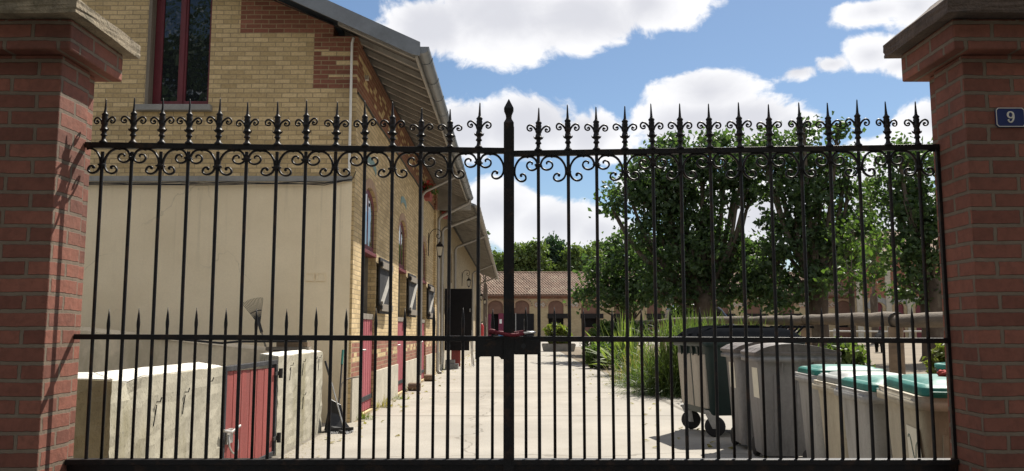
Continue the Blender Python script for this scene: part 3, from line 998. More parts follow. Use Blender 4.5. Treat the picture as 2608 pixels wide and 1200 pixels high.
def gutter(name, x, z, y0, y1, parent, r=.085, mat='zinc'):
    mb = MB()
    prof = [(x + r * math.cos(a), z + r * math.sin(a)) for a in [math.pi + math.pi * k / 10 for k in range(11)]]
    prof += [(x + (r - .008) * math.cos(a), z + (r - .008) * math.sin(a)) for a in [2 * math.pi - math.pi * k / 10 for k in range(11)]]
    mb.prism(prof, [], 'y', y0, y1)
    mb.prism([(x + r * math.cos(a), z + r * math.sin(a)) for a in [math.pi + math.pi * k / 10 for k in range(11)]], [], 'y', y0 - .006, y0 - .001)
    yy = y0 + .5
    while yy < y1:
        mb.tube([(x + (r + .004) * math.cos(a), yy, z + (r + .004) * math.sin(a)) for a in [math.pi + math.pi * k / 10 for k in range(11)]], .006, 5)
        yy += 1.0
    return mb.build(name, M[mat], parent)


gutter('gutter', -1.272, roof_z(x_e) + .035, 11.44, Y2 + .1, house, .098)
MB().box(XW - .04, XW + .05, YG + .62, YG + .72, 5.16, 5.22).build('floodlight', M['palewood'], house)
MB().tube([(XW + .012, YG + .05 + .6 * i, 4.775 + .012 * math.sin(i * 1.7)) for i in range(22)], .016, 6).build('side_cable', M['cable'], house)
MB().tube([(XW + .012, YG + .4 + .6 * i, 5.575) for i in range(21)], .010, 6).build('eave_cable', M['cable'], house)


def downpipe(y, xw, xg, zg, parent, r=.05, foot=True, mat='pipe', zneck=None):
    zn = zneck if zneck else zg - .55
    pts = [(xg, y, zg - .06), (xg - .01, y, zg - .14), (xw + .16, y, zn), (xw + .085, y, zn - .10), (xw + .08, y, zn - .25), (xw + .08, y, .22)]
    if foot:
        pts += [(xw + .085, y, .12), (xw + .14, y, .05), (xw + .22, y, .045)]
    mb = MB().tube(pts, r, 10)
    for z in (1.0, 2.6, 4.0):
        if z < zn - .3:
            mb.tube([(xw + .08, y, z - .02), (xw + .08, y, z + .02)], r + .008, 10)
    return mb.build('downpipe', M[mat], parent)


downpipe(20.2, XW, -1.28, 5.22, house, .035, False)
downpipe(24.75, XW, -1.28, 5.22, house, .052)
MB().prism([(XW - .3, 4.9), (-1.24, 4.9), (-1.24, roof_z(-1.3) - .02), (XW - .3, roof_z(XW - .3) - .02)], [], 'y', Y2 + .055, Y2 + .095).build('eave_board', M['rafter'], house)
# pilaster that ends the tall part
MB().box(XW - .2, XW + .07, 24.1, 24.5, 0, 5.3).build('pilaster', M['housebrick'], house)

# ------------------------------------------------------------------ the long stable row behind it
row = thing('stable_row', (XW, Y2 + .2, 0), 'long low stable row running on behind the brick house with shaded eaves', 'building')
XR2 = -2.30
YE = 62.0
rdoors = [(27.0, 28.3), (33.0, 34.4), (36.5, 37.8), (40.5, 41.8), (44.5, 45.8), (48.5, 49.8), (52.5, 53.8), (56.5, 57.8)]
holes = [arch(a, b, .03, 2.55, .35) for a, b in rdoors] + [arch(31.0, 31.9, 3.05, 3.9, .3)] + [arch(27.2, 28.1, 3.5, 4.2, .2)]
MB().prism([(Y2 + .2, 0), (YE, 0), (YE, 5.25), (Y2 + .2, 5.25)], holes, 'x', XR2 - .35, XR2).build('wall', M['rowbrick'], row)
cl = MB()
cl.box(XR2 - 3.2, XR2 - 3.0, Y2 + .3, YE, 0, 5.0)
cl.box(-12, XR2 - .36, YE - .3, YE, 0, 5.0)
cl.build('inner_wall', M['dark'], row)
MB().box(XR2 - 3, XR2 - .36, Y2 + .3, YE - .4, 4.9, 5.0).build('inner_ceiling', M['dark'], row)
for a, b in rdoors:
    d = MB().box(XR2 - .12, XR2 - .05, a + .01, b - .01, .05, 1.4).build('half_door', M['darkred'], row)
    MB().box(XR2 - .13, XR2 - .04, a + .01, b - .01, 1.402, 1.46).build('top_rail', M['oldwood'], d)
MB().prism(arch(31.02, 31.88, 3.07, 3.9, .28), [], 'x', XR2 - .12, XR2 - .08).build('window', M['darkred'], row)
MB().prism(arch(27.22, 28.08, 3.52, 4.2, .18), [], 'x', XR2 - .12, XR2 - .08).build('window', M['darkred'], row)
MB().box(XR2 - .01, XR2 + .02, Y2 + .2, YE, 0, .6).build('plinth', M['plinth'], row)
r2z = lambda x: 5.02 + (-1.12 - x) * .40
r2 = MB().prism([(-1.10, r2z(-1.1)), (-1.10, r2z(-1.1) + .07), (-8.3, r2z(-8.3) + .07), (-15, r2z(-8.3) - 2.6), (-15, r2z(-8.3) - 2.7), (-8.3, r2z(-8.3))], [], 'y', Y2 + .12, YE + .6).build('roof', M['zinc'], row)
MB().prism([(-1.16, r2z(-1.16) - .03), (-1.16, r2z(-1.16) - .002), (-2.5, r2z(-2.5) - .002), (-2.5, r2z(-2.5) - .03)], [], 'y', Y2 + .14, YE + .55).build('soffit', M['soffit'], r2)
ra = None
y = Y2 + .5
while y < YE:
    if ra is None:
        ra = MB().prism([(-1.2, r2z(-1.2) - .11), (-1.2, r2z(-1.2) - .031), (-2.29, r2z(-2.29) - .031), (-2.29, r2z(-2.29) - .11)], [], 'y', y, y + .07).build('rafter', M['rafter'], r2)
        r0 = y
        q = ra
    else:
        q = ra.copy(); C.objects.link(q); q.parent = r2
    q.location.y = y - r0
    y += .8
gutter('gutter', -1.06, r2z(-1.1) + .045, Y2 + .1, YE + .6, row, .085, 'rafter')
for y in (26.4, 32.5, 47.0, 58.5):
    downpipe(y, XR2, -1.07, r2z(-1.1) + .05, row, .05, False)
# open black leaf swung out square to the wall, with a red half leaf below
dl = MB().box(XR2 + .02, -1.36, 28.35, 28.41, 1.02, 2.68).build('upper_leaf', M['blackdoor'], row, bevel=.004)
MB().tube([(-1.42, 28.34, 1.9), (-1.42, 28.28, 1.9), (-1.42, 28.28, 2.0), (-1.42, 28.34, 2.0)], .012, 6).build('handle', M['steel'], dl)
MB().box(XR2 + .02, -1.44, 28.36, 28.40, .60, 1.0).build('lower_leaf', M['blackdoor'], row)
MB().box(XR2 + .25, -1.74, 28.42, 28.46, .06, .72).build('half_door', M['redwood'], row)

st = thing('stone_step', (-1.95, 27.9, 0), 'small grey stone step in front of the open black stable leaf', 'step')
MB().box(-2.2, -1.78, 27.7, 28.2, 0, .17).build('lower_block', M['stone'], st, bevel=.01)
MB().box(-2.2, -1.9, 27.78, 28.2, .172, .30).build('upper_block', M['stone'], st, bevel=.01)

for i, (y, lab) in enumerate([(17.95, 'short round log lying as a doorstop beside the second stable door'), (21.2, 'short round log lying as a doorstop beside the third stable door')]):
    lgm = MB().tube([(-.13, 0, .085), (.13, 0, .085)], .085, 14)
    o = lgm.build('log_doorstop', M['log'], local=True, bevel=.008)
    o.location = (XW + .20, y + .1, .012)
    tag(o, lab, 'doorstop', 'log doorstops along the stable wall')


# ------------------------------------------------------------------ wall lanterns
def lantern_proto():
    t = thing('wall_lantern', (0, 0, 0), 'x', 'lantern', 'lanterns along the stable wall')
    MB().box(-.0, .025, -.03, .03, -.30, .62).build('back_plate', IRON, t, local=True)
    MB().box(-.0, .04, -.05, .05, .22, .42).build('wall_box', IRON, t, local=True)
    arm = catmull([(.02, 0, -.1), (.03, 0, .30), (.06, 0, .55), (.16, 0, .72), (.32, 0, .78), (.46, 0, .72), (.53, 0, .60), (.50, 0, .46), (.42, 0, .40), (.34, 0, .44), (.33, 0, .53), (.38, 0, .57), (.42, 0, .54)], 5)
    MB().tube(arm, .014, 8).build('arm', IRON, t, local=True)
    b = MB()
    b.lathe([(.012, .28), (.012, .40)], (.47, 0, 0), 8)
    b.lathe([(.19, .06), (.205, .075), (.16, .15), (.06, .20), (.055, .235), (.03, .26), (.012, .30)], (.47, 0, 0), 4, False, True)
    b.build('lantern_cap', IRON, t, local=True)
    gl = MB().lathe([(.10, -.30), (.182, .05)], (.47, 0, 0), 4, False, True)
    gl.build('lamp_glass', M['lampglass'], t, local=True)
    fr = MB()
    for k in range(4):
        a = math.pi / 4 + k * math.pi / 2
        c_, s_ = math.cos(a), math.sin(a)
        fr.tube([(.47 + .103 * c_, .103 * s_, -.30), (.47 + .187 * c_, .187 * s_, .055)], .011, 6)
    fr.lathe([(.112, -.315), (.112, -.295)], (.47, 0, 0), 4, False, True)
    fr.lathe([(.06, -.36), (.085, -.33), (.085, -.316)], (.47, 0, 0), 4, False, True)
    fr.lathe([(.002, -.42), (.018, -.40), (.02, -.37), (.03, -.36)], (.47, 0, 0), 8)
    fr.build('lamp_frame', IRON, t, local=True)
    return t


lp = lantern_proto()
for i, (y, z, lab) in enumerate([(22.6, 3.50, 'largest black wrought iron wall lantern, nearest the gate, on a curled bracket'),
                                 (38.3, 3.48, 'black wall lantern hanging above the open black stable leaf'),
                                 (54.0, 3.4, 'small wall lantern far along the stable row, half behind a gate bar'),
                                 (61.0, 3.35, 'smallest and farthest wall lantern at the end of the stable row')]):
    o = lp if i == 0 else copy_tree(lp)
    o.location = (XW if i == 0 else XR2, y, z)
    o['label'] = lab
    o.scale = (.68, .68, .68)

# ------------------------------------------------------------------ concrete enclosure with the red plank door
enc = thing('concrete_enclosure', (-2.45, 5.18, 0), 'low stained concrete enclosure left of the path with a red plank door', 'wall')
EX = -2.45


def slope_wall(mb, pts_out, pts_in, zo, zi):
    pass


a = MB()
a.hexa([(-5.2, 5.18, 0), (-2.45, 5.18, 0), (-2.67, 5.40, 0), (-5.2, 5.40, 0)], [(-5.2, 5.18, 1.04), (-2.45, 5.18, 1.005), (-2.67, 5.40, 1.035), (-5.2, 5.40, 1.06)])
fw = a.build('front_wall', M['concrete_dark'], enc)
sw = MB().hexa([(EX, 5.183, 0), (EX, 7.20, 0), (EX - .22, 7.20, 0), (EX - .22, 5.403, 0)], [(EX, 5.183, 1.005), (EX, 7.20, .995), (EX - .22, 7.20, 1.03), (EX - .22, 5.403, 1.036)]).build('side_wall', M['concrete_wall'], enc)
sw2 = MB().hexa([(EX, 8.86, 0), (EX, 10.92, 0), (EX - .2, 10.92, 0), (EX - .2, 8.86, 0)], [(EX, 8.86, 1.03), (EX, 10.92, 1.025), (EX - .2, 10.92, 1.05), (EX - .2, 8.86, 1.055)]).build('side_wall', M['concrete_wall'], enc)
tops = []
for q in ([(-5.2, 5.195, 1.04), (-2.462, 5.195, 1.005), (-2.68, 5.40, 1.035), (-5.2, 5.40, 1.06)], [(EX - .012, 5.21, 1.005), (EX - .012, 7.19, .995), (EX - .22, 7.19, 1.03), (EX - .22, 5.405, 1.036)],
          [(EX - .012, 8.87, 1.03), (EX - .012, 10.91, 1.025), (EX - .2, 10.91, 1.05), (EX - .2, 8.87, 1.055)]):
    tops.append(MB().hexa([(x, y, z - .012) for x, y, z in q], [(x, y, z + .009) for x, y, z in q]).build('wall_top', M['concrete_sunlit'], enc))  # thin added slab whose pale colour carries the sun's brightness
for wobj in [fw, sw, sw2] + tops:
    bm = bmesh.new(); bm.from_mesh(wobj.data)
    bmesh.ops.subdivide_edges(bm, edges=bm.edges, cuts=14, use_grid_fill=True)
    rr = random.Random(5)
    for v in bm.verts:
        v.co += Vector((rr.uniform(-1, 1), rr.uniform(-1, 1), rr.uniform(-1, 1))) * (.006 if wobj not in tops else .003)
        wp = v.co + Vector((-2.45, 5.18, 0))
        d_ = (wp - Vector((-2.45, 5.42, .98))).length
        if (wobj is sw or wobj in tops) and d_ < .13:
            v.co += Vector((-.05, 0, -.05)) * (1 - d_ / .13)
    bm.to_mesh(wobj.data); bm.free()
bk = MB().hexa([(-7.5, 10.75, 0), (-2.66, 10.75, 0), (-2.66, 10.95, 0), (-7.5, 10.95, 0)], [(-7.5, 10.75, 1.52), (-2.66, 10.75, .99), (-2.66, 10.95, 1.03), (-7.5, 10.95, 1.56)])
bk.build('back_wall', M['concrete_back'], enc)
dr = MB()
y = 7.26
k = 0
while y < 8.72:
    w_ = .10 + .03 * ((k * 7) % 3) / 2
    y1 = min(y + w_, 8.76)
    z1 = .955 - .003 * k
    dr.hexa([(EX - .045, y, .06), (EX - .01 - .003 * (k % 2), y, .06), (EX - .01 - .003 * (k % 2), y1 - .006, .06), (EX - .045, y1 - .006, .06)],
            [(EX - .045, y, z1), (EX - .01 - .003 * (k % 2), y, z1), (EX - .01 - .003 * (k % 2), y1 - .006, z1), (EX - .045, y1 - .006, z1)])
    y = y1
    k += 1
door = dr.build('plank_door', M['redwood'], enc)
fr = MB()
fr.box(EX - .05, EX + .006, 7.22, 8.80, .957, 1.00)
fr.box(EX - .05, EX + .006, 7.215, 7.258, .04, .956)
fr.box(EX - .05, EX + .006, 8.765, 8.81, .04, .956)
fr.box(EX - .05, EX + .002, 7.26, 8.764, .03, .075)
fr.build('steel_frame', M['greydoor'], door, bevel=.003)
for z in (.20, .86):
    hg = MB()
    hg.tube([(EX + .03, 8.84, z - .05), (EX + .03, 8.84, z + .05)], .022, 8)
    hg.box(EX - .02, EX + .03, 8.80, 8.87, z - .02, z + .02)
    hg.box(EX + .003, EX + .016, 8.70, 8.81, z - .018, z + .018)
    hg.build('hinge', M['cable'], door)
ltc = MB()
ltc.tube([(EX + .03, 7.14, .47), (EX + .045, 7.30, .44), (EX + .045, 7.52, .47)], .012, 8)
ltc.box(EX - .01, EX + .02, 7.27, 7.42, .34, .46)
ltc.tube(catmull([(EX + .03, 7.27, .42), (EX + .05, 7.24, .33), (EX + .06, 7.32, .26), (EX + .06, 7.42, .27), (EX + .05, 7.45, .36), (EX + .03, 7.42, .42)], 4), .008, 6)
ltc.build('latch', M['steel'], door)
for i, (y, z) in enumerate([(5.85, .82), (6.35, .85), (6.85, .90), (9.35, .92), (9.9, .94), (10.5, .95), (10.7, .96), (9.95, .55)]):
    hk = MB().tube([(EX - .01, y, z), (EX + .022, y, z), (EX + .028, y + .01, z + .03)], .0045, 6)
    hk.tube([(EX + .004, y - .05, z - .16), (EX + .004, y - .01, z - .02)], .004, 5)
    hk.build('hook', M['cable'], enc)

# boards lying behind the end wall, and a long bar on top of the back wall
pk = thing('board_stack', (-2.78, 10.85, 0), 'brown wooden boards lying on top of the back wall end of the enclosure', 'boards')
MB().box(-3.15, -2.60, 10.76, 10.93, 1.05, 1.09).build('board', M['oldwood'], pk)
MB().box(-3.02, -2.62, 10.78, 10.94, 1.092, 1.15).build('board', M['log'], pk)
bar_ = MB().tube([(-4.6, 10.72, 1.22), (-3.7, 10.72, 1.14), (-3.5, 10.72, 1.16), (-2.62, 10.74, 1.165)], .014, 8).build('metal_bar', M['cable'])
tag(bar_, 'thin dark metal bar lying along the sloping back wall of the enclosure', 'bar')

# leaf rake, head up, against the plaster
rk = thing('leaf_rake', (-3.05, 10.55, 0), 'fan shaped leaf rake standing head up against the cream plaster', 'rake')
p0, p1 = Vector((-2.88, 10.99, .02)), Vector((-3.47, 11.55, 1.36))
MB().tube([p0, p1], .013, 8).build('handle', M['oldwood'], rk)
d = (p1 - p0).normalized()
side = (Vector((1, .1, 0)) - d * Vector((1, .1, 0)).dot(d)).normalized()
tn = MB()
for k in range(15):
    a = (k - 7) / 7 * R(19)
    dd = (d * math.cos(a) + side * math.sin(a)).normalized()
    e = p1 + dd * .42
    tn.tube([p1 + dd * .02, p1 + dd * .3, e, e + Vector((0, -.05, .015))], .0035, 5)
tn.tube([p1 + (d * math.cos(a) + side * math.sin(a)).normalized() * .24 for a in [R(-19 + 3.8 * k) for k in range(11)]], .007, 6)
tn.tube([p1 - d * .10, p1 + d * .07], .022, 8)
tn.build('tines', M['cable'], rk)

# dustpan and broom at the end of the wall
dp = thing('long_dustpan', (-2.2, 10.9, 0), 'black long handled dustpan standing in front of the house corner', 'dustpan')
s_ = MB()
s_.hexa([(-2.38, 10.80, .015), (-2.06, 10.62, .015), (-2.02, 10.9, .02), (-2.36, 11.05, .02)], [(-2.37, 10.86, .10), (-2.08, 10.66, .03), (-2.06, 10.92, .04), (-2.33, 11.05, .34)])
s_.hexa([(-2.42, 10.95, .02), (-2.14, 10.98, .02), (-2.14, 11.02, .02), (-2.42, 11.0, .02)], [(-2.36, 10.99, .42), (-2.22, 11.0, .34), (-2.22, 11.03, .34), (-2.36, 11.03, .42)])
s_.build('scoop', M['black'], dp, bevel=.006)
MB().tube([(-2.14, 10.80, .08), (-2.30, 10.95, .50), (-2.38, 11.02, .72)], .009, 8).build('handle', M['steel'], dp)
MB().tube([(-2.385, 11.022, .72), (-2.45, 11.06, .90)], .014, 8).build('grip', M['black'], dp)
br = thing('broom', (-2.2, 10.95, 0), 'broom with a green topped handle leaning by the house corner', 'broom')
MB().tube([(-2.26, 11.0, .10), (-2.31, 11.45, .84)], .012, 8).build('handle', M['cable'], br)
MB().tube([(-2.31, 11.45, .84), (-2.325, 11.58, 1.03)], .016, 8).build('grip', M['greenlid'], br)
MB().tube(catmull([(-2.25, 11.1, .42), (-2.25, 11.2, .60), (-2.18, 11.3, .66), (-2.06, 11.4, .68)], 4), .010, 8).build('side_handle', M['oldwood'], br)
bb = MB()
for k in range(70):
    x = -2.3 + .27 * k / 70
    bb.tube([(x, 10.72 + .1 * k / 70, .05), (x + rnd.uniform(-.02, .02), 10.64 + .1 * k / 70 + rnd.uniform(-.02, .02), .014)], .004, 4)
bb.bar((-2.3, 10.73, .06), (-2.02, 10.83, .06), .04, .035)
bb.build('brush', M['black'], br)

# ------------------------------------------------------------------ bins
def rounded(w, d, r, z, n=4):
    pts = []
    for cx, cy, a0 in ((w / 2 - r, d / 2 - r, 0), (-w / 2 + r, d / 2 - r, 90), (-w / 2 + r, -d / 2 + r, 180), (w / 2 - r, -d / 2 + r, 270)):
        for k in range(n + 1):
            a = R(a0 + 90 * k / n)
            pts.append((cx + r * math.cos(a), cy + r * math.sin(a), z))
    return pts


def loft(mb, rings, smooth=True, caps=True):
    n = len(rings[0])
    vs = [p for r in rings for p in r]
    fs = []
    for i in range(len(rings) - 1):
        for k in range(n):
            fs.append((i * n + k, i * n + (k + 1) % n, (i + 1) * n + (k + 1) % n, (i + 1) * n + k))
    mb.add(vs, fs, smooth)
    if caps:
        mb.add(rings[0], [tuple(range(n - 1, -1, -1))])
        mb.add(rings[-1], [tuple(range(n))])
    return mb


def shift(ring, dx, dy, dz=0):
    return [(x + dx, y + dy, z + dz) for x, y, z in ring]


def wheelie(label, x, y, w, d, h, rz, bodym, lidm, lid='flat', sticker=None):
    t = thing('wheelie_bin', (x, y, .012), label, 'bin', 'row of wheeled bins by the paddock fence', rz)
    b = MB()
    loft(b, [rounded(w * .76, d * .66, .05, .06), rounded(w * .78, d * .68, .06, .10), rounded(w * .88, d * .84, .06, h - .14), rounded(w * .90, d * .86, .06, h - .075)])
    for k in (-.26, 0, .26):
        b.hexa([(k * w - .012, -d * .345 - .004, .12), (k * w + .012, -d * .345 - .004, .12), (k * w + .012, -d * .33, .12), (k * w - .012, -d * .33, .12)],
               [(k * w - .012, -d * .422 - .004, h - .2), (k * w + .012, -d * .422 - .004, h - .2), (k * w + .012, -d * .40, h - .2), (k * w - .012, -d * .40, h - .2)])
    body = b.build('body', M[bodym], t, local=True)
    rm = MB()
    loft(rm, [rounded(w * .93, d * .90, .06, h - .08), rounded(w, d, .06, h - .076), rounded(w, d, .06, h - .035), rounded(w * .97, d * .97, .06, h - .033), rounded(w * .97, d * .97, .06, h - .006)])
    for k in (-.18, .18):
        xx = k * w
        rm.hexa([(xx - .006, -d / 2 + .015, h - .08), (xx + .006, -d / 2 + .015, h - .08), (xx + .006, -d * .43 + .02, h - .08), (xx - .006, -d * .43 + .02, h - .08)],
                [(xx - .006, -d * .43, h - .2), (xx + .006, -d * .43, h - .2), (xx + .006, -d * .42 + .02, h - .2), (xx - .006, -d * .42 + .02, h - .2)])
    rm.build('rim', M[bodym], t, local=True)
    ld_ = MB()
    z = h
    if lid == 'flat':
        loft(ld_, [rounded(w * .97, d * .98, .07, z - .012), rounded(w * .99, d * 1.0, .07, z), rounded(w * .97, d * .97, .08, z + .035), rounded(w * .90, d * .90, .08, z + .050), rounded(w * .80, d * .80, .08, z + .046),
                   rounded(w * .72, d * .70, .07, z + .064), rounded(w * .60, d * .58, .06, z + .070)])
        ld_.box(-w * .44, -w * .30, -d * .515, -d * .47, z + .004, z + .020)
        ld_.box(w * .30, w * .44, -d * .515, -d * .47, z + .004, z + .020)
    else:
        loft(ld_, [rounded(w * 1.0, d * 1.0, .05, z - .012), rounded(w * 1.01, d * 1.01, .05, z + .012), rounded(w * .99, d * .99, .05, z + .02)])
        for k in range(3):
            y0 = -d * .49 + k * d * .335
            prof = [(-w * .49 + w * .98 * i / 12, z + .018 + .085 * math.sin(math.pi * min(1, (i / 12) ** .8)) ** .9) for i in range(13)]
            prof = [(-w * .49, z + .005)] + prof + [(w * .49, z + .005)]
            ld_.prism(prof, [], 'y', y0, y0 + d * .30)
    if lid == 'flat':
        ld_.v = [(p_[0] * .95 + .018, p_[1], p_[2]) for p_ in ld_.v]
    ld_.build('lid', M[lidm], t, local=True, bevel=.004)
    hn = MB()
    hn.tube([(-w * .38, d * .5 + .05, h - .02), (w * .38, d * .5 + .05, h - .02)], .016, 8)
    for k in (-.36, 0, .36):
        hn.box(k * w - .015, k * w + .015, d * .48, d * .5 + .06, h - .045, h)
    hn.build('handle', M[bodym], t, local=True)
    wh = None
    for k in (-1, 1):
        if wh is None:
            wh = MB().lathe([(.03, -.032), (.09, -.03), (.1, -.018), (.1, .018), (.09, .03), (.03, .032)], n=18)
            wh.v = [(z_, x_, y_) for x_, y_, z_ in wh.v]
            q = wh.build('wheel', M['rubber'], t, local=True)
            q0 = q
        else:
            q = q0.copy(); C.objects.link(q); q.parent = t
        q.location = (k * w * .35, d * .36, .10)
    for st_ in (sticker or []):
        xs_, za, zb, ya, yb = st_
        # on the sloping left face
        def fx(zz):
            return -(w * .78 + (w * .88 - w * .78) * (zz - .10) / (h - .24)) / 2 - .003
        lb = MB().add([(fx(za), ya, za), (fx(za), yb, za), (fx(zb), yb, zb), (fx(zb), ya, zb)], [(0, 1, 2, 3)])
        lo_ = lb.build('sticker', M['paper'], t, local=True)
        if xs_:
            ink = MB()
            yy = lambda f: yb - (yb - ya) * f
            zz = lambda f: zb - (zb - za) * f
            cv = [(fx(zz(g)) - .003, yy(f), zz(g)) for f, g in ((.12, .14), (.2, .10), (.32, .16), (.42, .30), (.52, .38), (.62, .32), (.70, .20), (.85, .14))]
            ink.tube(catmull(cv, 4), .0024, 5)
            for g, f0, f1 in ((.47, .15, .8), (.62, .3, .7), (.66, .3, .66), (.76, .45, .6), (.83, .2, .75), (.87, .25, .7)):
                ink.tube([(fx(zz(g)) - .002, yy(f0), zz(g)), (fx(zz(g)) - .002, yy(f1), zz(g))], .0014, 4)
            ink.build('print', M['greenink'], lo_, local=True)
    return t


# nearest first; x, y is the middle of the footprint
def bin_at(label, xl, yf, w, d, h, rz, *a, **k):
    # xl, yf: front left corner of the rim
    c_, s_ = math.cos(rz), math.sin(rz)
    return wheelie(label, xl + w / 2 * c_ - d / 2 * s_, yf + w / 2 * s_ + d / 2 * c_, w, d, h, rz, *a, **k)


bin_at('beige bin with green lid nearest the gate, printed label on its side', 2.0, 4.2, .62, .95, .98, R(-12), 'bincream', 'greenlid', sticker=[(True, .36, .80, -.36, -.10)])
bin_at('grey bin with a clean green lid, second from the gate', 2.18, 5.24, .66, .74, .925, R(-6), 'binpale', 'greenlid')
bin_at('beige grey bin with a dusty grey lid between two green lidded bins', 2.40, 6.28, .66, .70, .90, R(-5), 'bincream', 'greylid')
bin_at('grey bin with a green lid standing farthest back of the green lidded ones', 2.57, 7.25, .66, .70, .915, R(-5), 'binpale', 'greenlid')
bin_at('tall grey bin with faded brown lid, a paper label near its front corner', 2.40, 8.33, .86, .64, 1.06, R(-2), 'bingrey', 'brownlid', 'barrel', sticker=[(False, .62, .92, -.20, .02)])
bin_at('tall grey bin with brown lid, pushed up to the four wheeled container', 2.40, 9.14, .86, .64, 1.07, R(-1), 'bingrey', 'brownlid', 'barrel', sticker=[(False, .66, .94, -.15, .10)])

rp = MB()
pts = catmull([(2.50, 4.50, 1.055), (2.36, 4.62, 1.075), (2.40, 4.66, 1.075), (2.52, 4.60, 1.07), (2.66, 4.52, 1.05)], 6)
for ph in (0, 2.09, 4.19):
    rp.tube([Vector(p_) + Vector((.011 * math.cos(i * .9 + ph), 0, .011 * math.sin(i * .9 + ph))) for i, p_ in enumerate(pts)], .011, 7)
tag(rp.build('rope', M['rope']), 'twisted red rope lying on the lid of the nearest bin', 'rope')
tb = thing('plastic_tub', (3.22, 5.6, .05), 'dark green plastic tub half hidden behind the right gate pillar', 'tub')
tb_m = MB().lathe([(.20, .02), (.30, .45), (.34, .94), (.36, .96), (.36, 1.02), (.34, 1.02), (.31, .94), (.2, .5)], n=28)
tb_m.build('body', M['bingreen'], tb, local=True)
MB().lathe([(.352, 1.0), (.372, 1.01), (.372, 1.035), (.345, 1.04), (.345, 1.03)], n=28).build('rim', M['greenlid'], tb, local=True)

# four wheeled container
ct = thing('waste_container', (2.90, 10.85, .012), 'big four wheeled dark green waste container with black domed lid', 'container', rz=R(9))
w, d = 1.30, 1.08
b = MB()
loft(b, [rounded(w * .86, d * .84, .08, .26), rounded(w * .90, d * .88, .09, .32), rounded(w * .97, d * .96, .07, 1.08), rounded(w * .98, d * .97, .07, 1.10)])
b.build('body', M['bingreen'], ct, local=True)
fx = lambda z: -(w * (.90 + .07 * (z - .32) / .76)) / 2 - .004
sp = MB()
for ya, yb in ((-.44, -.02), (.02, .44)):
    sp.hexa([(fx(.34) + .03, ya, .34), (fx(.34) - .006, ya, .34), (fx(.34) - .006, yb, .34), (fx(.34) + .03, yb, .34)], [(fx(1.0) + .03, ya * 1.06, 1.0), (fx(1.0) - .006, ya * 1.06, 1.0), (fx(1.0) - .006, yb * 1.06, 1.0), (fx(1.0) + .03, yb * 1.06, 1.0)])
sp.build('side_panel', M['binsheen'], ct, local=True, bevel=.012)  # pale face stands for reflected light on the dark green plastic
rm = MB()
loft(rm, [rounded(w * 1.0, d * .99, .06, 1.09), rounded(w * 1.03, d * 1.03, .06, 1.10), rounded(w * 1.03, d * 1.03, .06, 1.165), rounded(w * .98, d * .98, .06, 1.17)])
for yy in (-.30, -.12, .10, .28):
    rm.hexa([(-w * .515, yy - .03, 1.09), (-w * .47, yy - .03, 1.09), (-w * .47, yy + .03, 1.09), (-w * .515, yy + .03, 1.09)], [(-w * .50, yy - .004, .98), (-w * .47, yy - .004, .98), (-w * .47, yy + .004, .98), (-w * .5, yy + .004, .98)])
rm.build('rim', M['bingreen'], ct, local=True)
lid = MB()
loft(lid, [rounded(w * 1.02, d * 1.02, .07, 1.172), rounded(w * 1.05, d * 1.05, .07, 1.18), rounded(w * 1.05, d * 1.05, .07, 1.20), rounded(w * .98, d * .97, .09, 1.225), rounded(w * .94, d * .92, .12, 1.262), rounded(w * .80, d * .78, .16, 1.315), rounded(w * .5, d * .5, .15, 1.335)])
for yy in (-.30, .0, .30):
    prof = [(-w * .49, 1.20), (-w * .485, 1.25), (-w * .40, 1.318), (-w * .2, 1.355), (w * .1, 1.355), (w * .35, 1.31), (w * .48, 1.25), (w * .5, 1.2)]
    lid.prism(prof, [], 'y', yy - .06, yy + .06)
lid.build('lid', M['binlid'], ct, local=True, bevel=.006)
hn = MB()
for yy in (-.38, -.10, .18, .4):
    hn.tube([(w * .46, yy, 1.22), (w * .56, yy, 1.34), (w * .66, yy, 1.33), (w * .66, yy + .12, 1.33), (w * .56, yy + .12, 1.34), (w * .46, yy + .12, 1.22)], .014, 7)
hn.build('lid_handle', M['binlid'], ct, local=True)
q0 = None
for (wx, wy) in ((-.49, -.40), (-.49, .40), (.46, -.40), (.46, .40)):
    if q0 is None:
        wm = MB().lathe([(.03, -.028), (.085, -.027), (.1, -.02), (.105, 0), (.1, .02), (.085, .027), (.03, .028)], n=22)
        wm.v = [(z_, x_, y_) for x_, y_, z_ in wm.v]
        q = wm.build('castor', M['rubber'], ct, local=True)
        fk = MB()
        for s in (-1, 1):
            fk.hexa([(s * .034, -.025, -.02), (s * .041, -.025, -.02), (s * .041, .025, -.02), (s * .034, .025, -.02)], [(s * .034, .0, .14), (s * .041, .0, .14), (s * .041, .10, .14), (s * .034, .10, .14)])
        fk.box(-.045, .045, -.01, .11, .14, .165)
        fk.tube([(-.045, 0, 0), (.045, 0, 0)], .016, 8)
        f_ = fk.build('fork', M['steel'], q, local=True)
        q0, f0 = q, f_
    else:
        q = q0.copy(); C.objects.link(q); q.parent = ct
        f_ = f0.copy(); C.objects.link(f_); f_.parent = q
    q.location = (wx, wy, .125)
    q.scale = (1.2, 1.2, 1.19)
    q.rotation_euler = (0, 0, R(62 + rnd.uniform(-12, 12)))


# ------------------------------------------------------------------ far stable across the court
FY = 90.0


def px(u, Y):
    return (u - 1304) / 2125 * Y * .995


def pz(v, Y):
    return EYE + (838 - v) / 2125 * Y * 1.005


